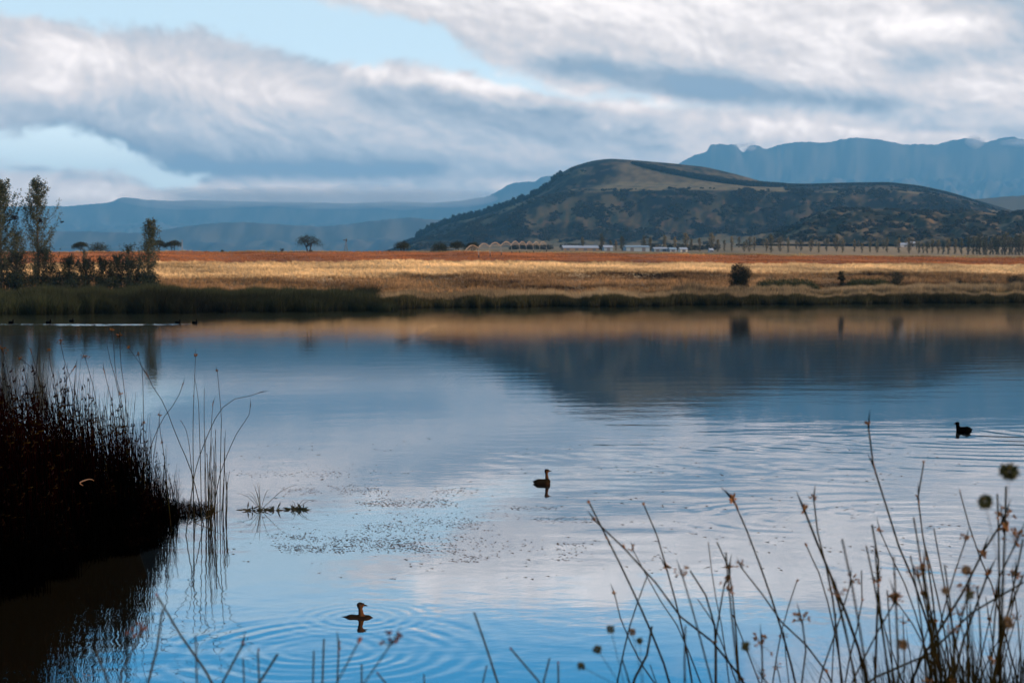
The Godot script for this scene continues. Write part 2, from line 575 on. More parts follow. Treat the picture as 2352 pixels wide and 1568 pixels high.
var peaks := {
	"right": [[[1380, 470], [1450, 425], [1500, 402], [1540, 385], [1575, 366], [1592, 357], [1612, 352], [1622, 349], [1629, 333], [1650, 331], [1690, 333], [1700, 348], [1708, 350], [1716, 336], [1742, 333], [1752, 343], [1764, 341], [1800, 329], [1850, 326], [1902, 328], [1930, 320], [1962, 316], [2012, 320], [2050, 327], [2075, 333], [2110, 331], [2150, 332], [2185, 321], [2222, 317], [2260, 328], [2290, 318], [2320, 314], [2352, 322], [2450, 328], [2600, 310], [2800, 330], [3100, 345], [3400, 330]], 18500.0, 13500.0],
	"left": [[[-900, 470], [-500, 455], [-200, 468], [0, 474], [100, 473], [160, 473], [200, 470], [255, 464], [272, 455], [290, 451], [330, 457], [400, 461], [450, 459], [620, 463], [800, 466], [900, 462], [1000, 466], [1060, 461], [1120, 452], [1142, 440], [1165, 424], [1180, 419], [1205, 416], [1232, 417], [1237, 407], [1262, 402], [1292, 396], [1400, 392], [1500, 400], [1650, 420]], 18000.0, 12500.0],
	"low": [[[-1000, 540], [-400, 528], [0, 536], [120, 531], [250, 533], [330, 537], [400, 524], [480, 514], [560, 510], [640, 516], [740, 521], [800, 515], [870, 506], [940, 500], [1040, 508], [1200, 520], [1500, 540]], 10500.0, 8000.0],
	"plateau": [[[1900, 500], [2050, 480], [2150, 468], [2230, 459], [2300, 453], [2352, 450], [2500, 446], [2800, 440], [3200, 455]], 5600.0, 4600.0]}

func peak_y(which: String, X: float) -> float:
	return soft(peaks[which][0], X, 3.0 if which == "right" else 5.0) + n3.get_noise_2d(X * 7.0, 33.0) * 2.2

func peak_h(which: String, X: float, D: float) -> float:
	var far: float = peaks[which][1]
	var nearest: float = peaks[which][2]
	var crest := smoothstep(0.90, 1.0, (D - nearest) / (far - nearest))
	var top := hy(lerpf(soft(peaks[which][0], X, 170.0), peak_y(which, X), crest), far)
	if D > far:
		return top * (1.0 - 0.8 * smoothstep(far, far * 1.22, D))
	var t := (D - nearest) / (far - nearest)
	var butt := n3.get_noise_2d(X * 1.1, D * 0.09) * 0.10 + n3.get_noise_2d(X * 4.0, D * 0.4) * 0.03
	var prof := 0.35 * t + 0.40 * smoothstep(0.15, 0.75, t) + 0.25 * smoothstep(0.86, 0.99, t)
	return maxf(0.0, top * clampf(prof + butt * sin(t * PI) * (1.0 - crest * 0.6), 0.0, 1.0)) + 2.0

func peak_color(which: String, X: float, D: float) -> Color:
	var a := n3.get_noise_2d(X * 1.6 + 131.0, D * 0.16)
	if which == "plateau":
		return Color(0.03, 0.04, 0.035).lerp(Color(0.12, 0.10, 0.06), clampf((D - 5300.0) / 200.0 + a, 0.0, 0.7))
	var t: float = (D - peaks[which][2]) / (peaks[which][1] - peaks[which][2])
	a += 0.22 * smoothstep(0.2, 0.9, sin(t * 34.0 + n3.get_noise_2d(X * 1.2, 7.0) * 9.0)) - 0.08
	return Color(0.045, 0.047, 0.04).lerp(Color(0.10, 0.09, 0.07), clampf(0.35 + a * 2.2, 0.0, 1.0))

# ---------------------------------------------------------------- water
var grebe_near := on_water(824, 1418)
var grebe_far := on_water(1250, 1110)
var coot_at := on_water(2216, 990)

func ring(x: float, z: float, cx: float, cz: float, first: float, last: float, wave: float) -> float:
	var r := sqrt((x - cx) * (x - cx) + (z - cz) * (z - cz))
	if r > last + 0.3:
		return 0.0
	var e := smoothstep(first, first + 0.15, r) * smoothstep(last + 0.25, last - 0.25, r)
	return sin(TAU * r / wave) * e

func water_h(x: float, z: float) -> float:
	var D := -z
	var X := px_x(x, D)
	var h := 0.0
	# the breath of air that ruffles the open water
	var patch := 0.5 + 0.5 * n1.get_noise_2d(x * 4.0 + 300.0, z * 2.2)
	var open := smoothstep(1000.0, 1500.0, X + (D - 14.0) * 6.0) * smoothstep(8.2, 12.0, D) * smoothstep(22.5, 18.0, D)
	h += n1.get_noise_2d(x * 85.0, z * 260.0) * 0.00042 * (0.35 + patch * 0.7 + open * 2.0)
	h += n1.get_noise_2d(x * 30.0 + 77.0, z * 90.0 + x * 14.0) * 0.0012 * (0.3 + patch * 0.5 + open * 1.1)
	if D < 14.0:
		h += n1.get_noise_2d(x * 420.0, z * 640.0) * 0.00018 * (0.5 + smoothstep(900.0, 200.0, X) * 2.2)
		h += n1.get_noise_2d(x * 130.0, z * 210.0 + 50.0) * 0.0010 * smoothstep(900.0, 350.0, X)
	# rings round the nearer grebe, spread out behind it as it swims
	if D < 12.0:
		var cc := on_water(735, 1492)
		var wob := n1.get_noise_2d(x * 120.0, z * 160.0) * 0.05
		var fan := 0.75 + n1.get_noise_2d(x * 90.0 + 40.0, z * 140.0) * 0.6
		fan *= 0.35 + 0.65 * absf(x - cc.x) / maxf(0.05, sqrt((x - cc.x) * (x - cc.x) + (z - cc.z) * (z - cc.z)))
		var rr := ring(x + wob, z + wob * 0.6, cc.x, cc.z, 0.08, 0.86, 0.105) * 0.00042 * fan
		rr += ring(x - wob, z + wob, cc.x + 0.10, cc.z + 0.05, 0.40, 1.0, 0.15) * 0.00045 * fan
		rr += ring(x, z, grebe_near.x, grebe_near.z, 0.05, 0.40, 0.09) * 0.00045
		h += rr
	# the wake of the coot, a fan of long crests
	var wx := x - coot_at.x
	var wz := z - coot_at.z
	var back := wz * 0.75 + wx * 0.66
	var side := absf(wx * 0.75 - wz * 0.66)
	if back > -0.4:
		var arm := exp(-pow((side - back * 0.62) / (0.22 + back * 0.16), 2.0))
		var wing := (0.35 + 0.65 * arm) * smoothstep(back * 0.95 + 0.3, back * 0.6, side) * exp(-back * 0.16) * smoothstep(-0.3, 0.3, back)
		h += sin(TAU * (back * 0.5 + side * 0.95 + n1.get_noise_2d(x * 30.0, z * 30.0) * 0.12) / 0.55) * 0.0048 * wing
	var far_off := sqrt(wx * wx + wz * wz)
	if far_off < 10.0:
		var fanned := smoothstep(0.4, 1.4, far_off) * smoothstep(9.5, 3.5, far_off) * smoothstep(-0.6, 1.0, wz + wx * 0.25) * (0.55 + 0.6 * n1.get_noise_2d(x * 35.0, z * 70.0))
		h += sin(TAU * (far_off + 0.22 * n1.get_noise_2d(x * 28.0 + 9.0, z * 40.0)) / 0.44) * 0.0013 * fanned
	# rings where fish have risen
	h += ring(x, z, on_water(1810, 1190).x, on_water(1810, 1190).z, 0.0, 1.0, 0.24) * 0.0007
	h += ring(x, z, on_water(2230, 1230).x, on_water(2230, 1230).z, 0.2, 2.0, 0.30) * 0.0008
	# streaks of rough water along the far bank
	if D > 68.0 and D < 92.0:
		var st := smoothstep(1.6, 0.5, absf(D - 75.5 + n1.get_noise_2d(x * 7.0, 4.0) * 1.4)) * smoothstep(470.0, 380.0, X)
		st *= smoothstep(-0.35, 0.15, n1.get_noise_2d(x * 10.0, z * 60.0))
		h += n1.get_noise_2d(x * 150.0, z * 330.0) * 0.035 * st
	return h

func make_water() -> void:
	var ds := []
	var d := 1.6
	while d < 240.0:
		ds.append(d)
		d += maxf(0.022, d * 0.0036)
	var us := []
	var uu := -1.3
	while uu < 1.3:
		us.append(uu)
		uu += 0.0024 if absf(uu) < 0.40 else 0.03
	var p := PackedVector3Array()
	var uv := PackedVector2Array()
	for D in ds:
		for q in us:
			var x: float = q * D
			p.append(Vector3(x, water_h(x, -D) if absf(q) < 0.5 else 0.0, -D))
			uv.append(Vector2(x / 9.0, -D / 5.0))
	var fine := FastNoiseLite.new()
	fine.seed = 5
	fine.noise_type = FastNoiseLite.TYPE_SIMPLEX_SMOOTH
	fine.frequency = 0.024
	fine.fractal_octaves = 4
	var im := fine.get_seamless_image(1024, 1024)
	im.bump_map_to_normal_map(14.0)
	var ss := 0.0
	for i in 3000:
		var px := im.get_pixel(rng.randi() % 1024, rng.randi() % 1024)
		ss += pow((px.r - 0.5) * 2.0, 2.0) + pow((px.g - 0.5) * 2.0, 2.0)
	var rms := sqrt(ss / 6000.0)
	print("normal rms ", rms, " water rows ", ds.size(), " cols ", us.size())
	var orm := Image.create_empty(4, 4, false, Image.FORMAT_RGB8)
	orm.fill(Color(1.0, 0.012, 1.0))
	var m := ORMMaterial3D.new()
	m.orm_texture = ImageTexture.create_from_image(orm)
	var c := Color(0.80, 0.88, 0.96).linear_to_srgb()
	m.albedo_color = Color(c.r, c.g, c.b, 0.64)
	m.transparency = BaseMaterial3D.TRANSPARENCY_ALPHA
	m.normal_enabled = true
	m.normal_texture = ImageTexture.create_from_image(im)
	m.normal_scale = 0.0022 / maxf(rms, 0.001)
	tag(put("water", grid(p, us.size(), ds.size(), PackedColorArray(), m, uv)), "still lake mirroring hill, clouds and blue sky", "", "", "structure")
	var bed := MB.new()
	bed.quad(Vector3(-420, -1.2, 70), Vector3(-420, -1.2, -260), Vector3(420, -1.2, -260), Vector3(420, -1.2, 70), Color(0.006, 0.009, 0.010))
	tag(put("lake_bed", bed.mesh(M.plain)), "dark murky bottom of the lake", "", "", "structure")

# ---------------------------------------------------------------- plants
func rv() -> Vector3:
	return Vector3(rng.randf_range(-1, 1), rng.randf_range(-1, 1), rng.randf_range(-1, 1)).normalized()

func tint(c: Color, k: float) -> Color:
	var f := 1.0 + rng.randf_range(-k, k)
	return Color(c.r * f * (1.0 + rng.randf_range(-0.08, 0.08)), c.g * f, c.b * f * (1.0 + rng.randf_range(-0.1, 0.1)))

# a tuft of upright blades, one metre high
func tuft(blades: int, spread: float, width: float, col: Color, tipc: Color, lean := 0.25, m: Material = null) -> ArrayMesh:
	var b := MB.new()
	for i in blades:
		var a := rng.randf() * TAU
		var r := sqrt(rng.randf()) * spread
		var p := Vector3(cos(a) * r, 0, sin(a) * r)
		var h := rng.randf_range(0.6, 1.0)
		var l := Vector3(rng.randf_range(-1, 1) + 0.3, 0, rng.randf_range(-1, 1)) * lean
		var s := Vector3(cos(a + 1.3), 0, sin(a + 1.3)) * width
		var k := b.v.size()
		var mid := p + Vector3(0, h * 0.55, 0) + l * 0.35
		var tip := p + Vector3(0, h, 0) + l
		b.v.append_array(PackedVector3Array([p - s, p + s, mid - s * 0.8, mid + s * 0.8, tip]))
		var nn := s.cross(Vector3.UP).normalized()
		nn = (nn + Vector3(0, 0.25, 0)).normalized()
		for q in 5:
			b.n.append(nn)
		var f := rng.randf_range(0.75, 1.2)
		b.c.append_array(PackedColorArray([col * f, col * f, col.lerp(tipc, 0.5) * f, col.lerp(tipc, 0.5) * f, tipc * f]))
		b.ix.append_array(PackedInt32Array([k, k + 2, k + 3, k, k + 3, k + 1, k + 2, k + 4, k + 3]))
	return b.mesh(m if m else M.blade)

func field(called: String, label: String, mesh: Mesh, count: int, x0: float, x1: float, pick: Callable, h0: float, h1: float, wide: float, tone: float, front := 1.0) -> void:
	var xf := []
	var cols := PackedColorArray()
	for i in count:
		var X := rng.randf_range(x0, x1)
		var r: Vector2 = pick.call(X)
		var D := sqrt(rng.randf_range(r.x * r.x, r.y * r.y))
		if r.y <= r.x:
			continue
		var x := (X - 1176.0) / F * D
		var h := rng.randf_range(h0, h1) * lerpf(front, 1.0, smoothstep(r.x, lerpf(r.x, r.y, 0.6), D)) * (1.0 + 0.25 * n1.get_noise_2d(X * 3.0, D * 4.0) + 0.35 * n1.get_noise_2d(X * 0.9, 70.0))
		var s := wide * rng.randf_range(0.8, 1.3)
		xf.append(Transform3D(Basis(Vector3.UP, rng.randf() * TAU).scaled(Vector3(s, h, s)), g_at(x, D) - Vector3(0, 0.05, 0)))
		var f := 1.0 + n3.get_noise_2d(x * 3.0, D * 3.0) * tone + rng.randf_range(-0.12, 0.12)
		cols.append(Color(f, f, f))
	tag(scatter(called, mesh, xf, cols), label)



func tree_at(X: float, D: float) -> Vector3:
	return g_at((X - 1176.0) / F * D, D)

# a slender tree of steep branches; profile gives the half width along the height
func poplar(h: float, half: float, leaves: int, size: float, col: Color, lean: float, low := 0.08) -> Array:
	var wood := MB.new()
	var crown := MB.new()
	var spine := []
	var rad := []
	for i in 9:
		var t := i / 8.0
		spine.append(Vector3(lean * t * t * h + sin(t * 7.0) * 0.06, t * h * 0.97, 0))
		rad.append(lerpf(h * 0.013, 0.015, t))
	wood.tube(spine, rad, 7, Color(0.05, 0.042, 0.03))
	var n := int(clampf(leaves / 26.0, 14, 120))
	for i in n:
		var t := low + (0.97 - low) * pow((i + rng.randf()) / n, 0.85)
		var base := Vector3(lean * t * t * h, t * h * 0.97, 0)
		var prof := half * (0.45 + 0.75 * smoothstep(0.0, 0.35, t)) * (1.0 - 0.62 * smoothstep(0.45, 1.0, t)) * rng.randf_range(0.45, 1.25)
		var a := rng.randf() * TAU
		var up := prof * rng.randf_range(1.3, 2.3) * (1.0 - 0.3 * t)
		var tip := base + Vector3(cos(a) * prof + 0.12 * prof, up, sin(a) * prof)
		var mid := base.lerp(tip, 0.55) + Vector3(cos(a) * prof * 0.18, -up * 0.06, sin(a) * prof * 0.18)
		wood.tube([base, mid, tip], [0.012 + h * 0.0022 * (1.0 - t), 0.014, 0.006], 4, Color(0.05, 0.042, 0.03))
		for k in int(leaves / float(n)):
			var f := pow(rng.randf(), 0.7)
			var p := base.lerp(mid, f / 0.55) if f < 0.55 else mid.lerp(tip, (f - 0.55) / 0.45)
			p += rv() * size * rng.randf_range(0.2, 1.5)
			var along := (tip - base).normalized() * 0.5 + rv() * 0.8 + Vector3(0.25, 0, 0)
			crown.leaf(p, along.normalized(), rv().cross(along).normalized(), size * rng.randf_range(0.6, 1.3), size * rng.randf_range(0.35, 0.6), tint(col, 0.3))
	return [wood.mesh(M.bark), crown.mesh(M.leaf)]

# a spreading thorn tree with a flat crown
func flat_tree(h: float, w: float, pads: int, leaves: int, size: float, col: Color, domed := 0.0, stems := 2) -> Array:
	var wood := MB.new()
	var crown := MB.new()
	var tops := []
	for i in pads:
		var a := TAU * (i + rng.randf() * 0.6) / pads
		var r := w * 0.5 * sqrt(rng.randf_range(0.1, 0.75))
		tops.append(Vector3(cos(a) * r, h * (rng.randf_range(0.72, 0.9) - domed * 0.5 * pow(2.0 * r / w, 2.0)), sin(a) * r))
	for s in stems:
		var foot := Vector3((s - (stems - 1) * 0.5) * w * 0.05, -0.3, 0)
		var fork := foot + Vector3((s - (stems - 1) * 0.5) * w * 0.14, h * 0.36, 0)
		wood.tube([foot, foot.lerp(fork, 0.6) + Vector3(0.05, 0, 0), fork], [h * 0.05, h * 0.04, h * 0.034], 6, Color(0.03, 0.025, 0.02))
		for q in tops:
			if s == tops.find(q) % stems:
				wood.tube([fork, fork.lerp(q, 0.5) + Vector3(0, h * 0.03, 0), q], [h * 0.028, h * 0.02, h * 0.008], 4, Color(0.03, 0.025, 0.02))
	for q in tops:
		for k in leaves / pads:
			var a := rng.randf() * TAU
			var r := sqrt(rng.randf()) * w * 0.26
			var p: Vector3 = q + Vector3(cos(a) * r, rng.randf_range(-0.22, 0.26) * h * (0.8 + domed), sin(a) * r)
			p.y -= 0.22 * h * (p.x * p.x + p.z * p.z) / (w * w * 0.25) - 0.05 * h
			if domed > 0.0:
				p.y = maxf(p.y - rng.randf() * domed * h * 0.55, 0.05)
			var along := (rv() + Vector3(0.1, 0.2, 0)).normalized()
			crown.leaf(p, along, along.cross(rv()).normalized(), size * rng.randf_range(0.6, 1.4), size * rng.randf_range(0.4, 0.8), tint(col, 0.25))
	return [wood.mesh(M.bark), crown.mesh(M.leaf)]

# a bush of leafy clumps down to the ground
func bush(h: float, w: float, clumps: int, leaves: int, size: float, col: Color, up := 0.3) -> Array:
	var wood := MB.new()
	var crown := MB.new()
	for i in clumps:
		var a := TAU * rng.randf()
		var r := w * 0.5 * sqrt(rng.randf()) * 0.72
		var y := h * rng.randf_range(0.12, 0.84) * (1.0 - 0.45 * pow(r * 2.0 / w, 2.0))
		var q := Vector3(cos(a) * r, y, sin(a) * r)
		var cr := minf(w, h) * rng.randf_range(0.16, 0.30)
		wood.tube([Vector3(cos(a) * 0.05 * w, -0.2, sin(a) * 0.05 * w), q * 0.55, q], [h * 0.014, h * 0.009, h * 0.004], 4, Color(0.03, 0.025, 0.018))
		for k in leaves / clumps:
			var p := q + rv() * cr * pow(rng.randf(), 0.45)
			p.y = maxf(p.y, 0.02)
			var along := (rv() + Vector3(0.15, up, 0)).normalized()
			crown.leaf(p, along, along.cross(rv()).normalized(), size * rng.randf_range(0.6, 1.4), size * rng.randf_range(0.35, 0.7), tint(col, 0.28))
	return [wood.mesh(M.bark), crown.mesh(M.leaf)]

func plant(called: String, made: Array, at: Vector3, label: String, category: String, group := "", turn := 0.0) -> Node3D:
	var t := thing(called, at, label, category, group)
	t.rotation.y = turn
	put("trunk" if category == "tree" else "stems", made[0], t)
	put("crown" if category == "tree" else "foliage", made[1], t)
	return t

func make_grasses() -> void:
	var gold := tuft(8, 0.5, 0.03, Color(0.34, 0.22, 0.105), Color(0.68, 0.485, 0.265))
	field("golden_grass", "golden ripe grass covering the middle field", gold, 34000, -250, 2650, func(X): return Vector2(tab(gold_start_t, X), tab(gold_end_t, X)), 0.4, 0.75, 0.8, 1.2)
	var red := tuft(7, 0.6, 0.035, Color(0.20, 0.07, 0.025), Color(0.42, 0.16, 0.06))
	field("rust_red_crop", "rust red crop on the upper field", red, 26000, -250, 2650, func(X): return Vector2(tab(gold_end_t, X) + 2.0, 428.0), 0.2, 0.45, 0.9, 1.0)
	var rim := tuft(7, 0.6, 0.04, Color(0.22, 0.15, 0.07), Color(0.42, 0.30, 0.14))
	field("ridge_grass", "dry grass along the crest of the field", rim, 4000, -250, 2650, func(X): return Vector2(426.0, 443.0), 0.25, 0.6, 0.9, 0.9)
	var brown := tuft(8, 0.5, 0.028, Color(0.13, 0.075, 0.036), Color(0.28, 0.17, 0.085))
	field("brown_grass", "brown grass sloping down to the shore", brown, 30000, -200, 2600, func(X): return Vector2(shore(X) + 22.0, tab(gold_start_t, X) + 5.0), 0.3, 0.75, 0.9, 1.6)
	var pale := tuft(9, 0.45, 0.02, Color(0.08, 0.065, 0.035), Color(0.27, 0.20, 0.12), 0.35)
	field("pale_reeds", "pale feathery reeds behind the far waterline", pale, 13000, 860, 2650, func(X): return Vector2(shore(X) + 6.0, shore(X) + 24.0), 0.8, 1.35, 1.0, 0.8)
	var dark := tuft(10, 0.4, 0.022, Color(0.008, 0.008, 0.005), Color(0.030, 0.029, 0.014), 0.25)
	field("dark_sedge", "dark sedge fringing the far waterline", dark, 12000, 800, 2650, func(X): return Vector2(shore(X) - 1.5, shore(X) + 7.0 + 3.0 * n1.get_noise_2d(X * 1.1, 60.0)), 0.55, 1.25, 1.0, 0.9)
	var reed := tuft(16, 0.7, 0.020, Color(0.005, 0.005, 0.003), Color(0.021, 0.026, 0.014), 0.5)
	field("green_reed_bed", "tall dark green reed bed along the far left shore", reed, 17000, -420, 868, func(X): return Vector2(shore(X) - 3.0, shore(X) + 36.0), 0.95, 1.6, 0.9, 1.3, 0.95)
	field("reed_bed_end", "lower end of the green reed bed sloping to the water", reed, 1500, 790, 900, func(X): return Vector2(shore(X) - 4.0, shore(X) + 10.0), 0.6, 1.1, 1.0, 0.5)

func make_trees() -> void:
	var pop := Color(0.050, 0.060, 0.038)
	var h0 := 245.0 * 200.0 / F
	plant("poplar", poplar(h0 * 1.04, 2.1, 9000, 0.27, pop, 0.0), tree_at(2, 200), "tall poplar cut by the left edge, behind the reed bed", "tree", "poplars behind the reed bed")
	plant("poplar", poplar(h0 * 1.05, 1.95, 7600, 0.26, pop, 0.0), tree_at(88, 200), "tall open-crowned poplar standing next to the edge poplar", "tree", "poplars behind the reed bed")
	plant("poplar", poplar(9.9, 1.15, 4200, 0.25, pop, 0.035), tree_at(340, 196), "shorter poplar leaning to the lake, alone at the end of the shrubs", "tree", "poplars behind the reed bed")
	plant("poplar", poplar(8.2, 1.5, 3000, 0.24, pop, 0.03), tree_at(36, 205), "small poplar between the two tall ones", "tree", "poplars behind the reed bed")
	plant("sapling", poplar(6.1, 0.55, 700, 0.2, pop * 0.8, 0.02), tree_at(191, 196), "thin sapling in front of the domed thorn tree", "tree")
	plant("sapling", poplar(6.2, 1.35, 1500, 0.2, pop * 0.9, 0.04), tree_at(293, 198), "wispy sapling leaning beside the leaning poplar", "tree")
	plant("sapling", poplar(5.0, 0.5, 600, 0.2, pop * 0.7, 0.01), tree_at(320, 194), "short dark sapling at the foot of the leaning poplar", "tree")
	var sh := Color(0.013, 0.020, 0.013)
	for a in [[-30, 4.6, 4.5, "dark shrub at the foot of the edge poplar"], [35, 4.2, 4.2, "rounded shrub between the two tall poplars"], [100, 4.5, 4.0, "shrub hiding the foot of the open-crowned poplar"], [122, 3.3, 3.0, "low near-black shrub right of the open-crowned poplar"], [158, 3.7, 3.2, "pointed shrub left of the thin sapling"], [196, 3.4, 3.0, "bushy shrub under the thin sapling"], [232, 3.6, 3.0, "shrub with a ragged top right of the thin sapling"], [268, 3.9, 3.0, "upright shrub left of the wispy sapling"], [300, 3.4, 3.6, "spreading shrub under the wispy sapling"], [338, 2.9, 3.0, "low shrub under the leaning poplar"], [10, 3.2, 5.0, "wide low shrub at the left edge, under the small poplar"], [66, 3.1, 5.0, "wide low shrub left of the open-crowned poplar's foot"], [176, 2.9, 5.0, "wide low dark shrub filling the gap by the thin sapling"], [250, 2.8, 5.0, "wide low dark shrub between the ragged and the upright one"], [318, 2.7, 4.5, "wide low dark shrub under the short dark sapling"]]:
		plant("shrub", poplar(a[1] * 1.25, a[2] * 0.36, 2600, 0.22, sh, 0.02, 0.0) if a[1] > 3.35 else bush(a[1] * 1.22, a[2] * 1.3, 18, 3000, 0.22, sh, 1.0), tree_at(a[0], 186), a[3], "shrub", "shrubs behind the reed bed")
	# thorn trees on the crest
	var ac := Color(0.026, 0.030, 0.018)
	var k := 432.0 / F
	for a in [[186, 18, 36, 6, 0.0, 1, "flat-topped thorn tree on the crest beside the domed tree"], [228, 18, 50, 9, 0.9, 2, "domed black thorn tree on the crest"], [366, 22, 34, 6, 0.0, 1, "thorn tree half hidden behind the leaning poplar"], [398, 20, 40, 7, 0.0, 2, "wide flat thorn tree on the crest left of the thin pole"], [709, 32, 60, 11, 0.1, 2, "large spreading thorn tree alone on the crest"], [925, 20, 44, 8, 0.3, 2, "thorn tree on the crest at the foot of the hill"], [1010, 18, 36, 7, 0.5, 2, "small rounded thorn tree left of the long one"], [1050, 18, 34, 7, 0.2, 2, "thorn tree joined to a lower one behind the irrigation arm"], [1086, 19, 34, 7, 0.3, 2, "dark thorn tree right behind the irrigation arm"]]:
		plant("thorn_tree", flat_tree(a[1] * k * 1.15, a[2] * k * 0.92, a[3], 2600, 0.24, ac, a[4], a[5]), tree_at(a[0], 433), a[6], "tree", "thorn trees on the crest")
	for a in [[648, 6, 10, "low bush on the crest left of the large thorn tree"], [716, 4, 9, "tiny bush under the large thorn tree"], [895, 4, 7, "tiny bush on the crest left of the hill"], [511, 4, 9, "tiny bush on the empty left stretch of the crest"]]:
		plant("shrub", bush(a[1] * k * 1.4, a[2] * k, 6, 300, 0.2, ac, 0.2), tree_at(a[0], 435), a[3], "shrub", "bushes on the crest")
	# bushes on the right shore
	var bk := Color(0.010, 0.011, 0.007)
	var s := 195.0 / F
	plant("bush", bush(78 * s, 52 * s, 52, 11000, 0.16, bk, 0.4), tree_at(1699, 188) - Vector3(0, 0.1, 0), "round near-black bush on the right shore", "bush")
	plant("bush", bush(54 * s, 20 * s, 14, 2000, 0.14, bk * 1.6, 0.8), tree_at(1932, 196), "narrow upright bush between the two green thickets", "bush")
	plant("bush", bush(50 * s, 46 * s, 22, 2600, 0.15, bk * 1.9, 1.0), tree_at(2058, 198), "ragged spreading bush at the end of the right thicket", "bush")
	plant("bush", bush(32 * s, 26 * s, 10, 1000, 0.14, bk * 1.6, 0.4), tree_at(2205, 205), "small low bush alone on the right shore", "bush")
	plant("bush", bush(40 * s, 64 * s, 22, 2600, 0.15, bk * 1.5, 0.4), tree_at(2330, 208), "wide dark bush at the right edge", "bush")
	plant("bush", bush(28 * s, 30 * s, 9, 900, 0.14, bk * 1.6, 0.4), tree_at(2264, 206), "low bush left of the wide edge bush", "bush")
	var gr := Color(0.028, 0.036, 0.014)
	for a in [[1806, 150, "long low green thicket right of the round bush"], [1993, 108, "long low green thicket left of the ragged bush"]]:
		var t := thing("thicket", tree_at(a[0], 196), a[2], "shrub", "green thickets on the right shore")
		var b := MB.new()
		for i in 7000:
			var x := rng.randf_range(-0.5, 0.5)
			var p := Vector3(x * a[1] * s, 0, rng.randf_range(-2, 2))
			var h := 1.75 * (1.0 - pow(absf(x) * 2.0, 6.0)) * rng.randf_range(0.5, 1.0)
			p.y = rng.randf() * h
			var al := (Vector3.UP + rv() * 0.7).normalized()
			b.leaf(p, al, al.cross(rv()).normalized(), 0.35, 0.07, tint(gr, 0.3))
		put("foliage", b.mesh(M.leaf), t)

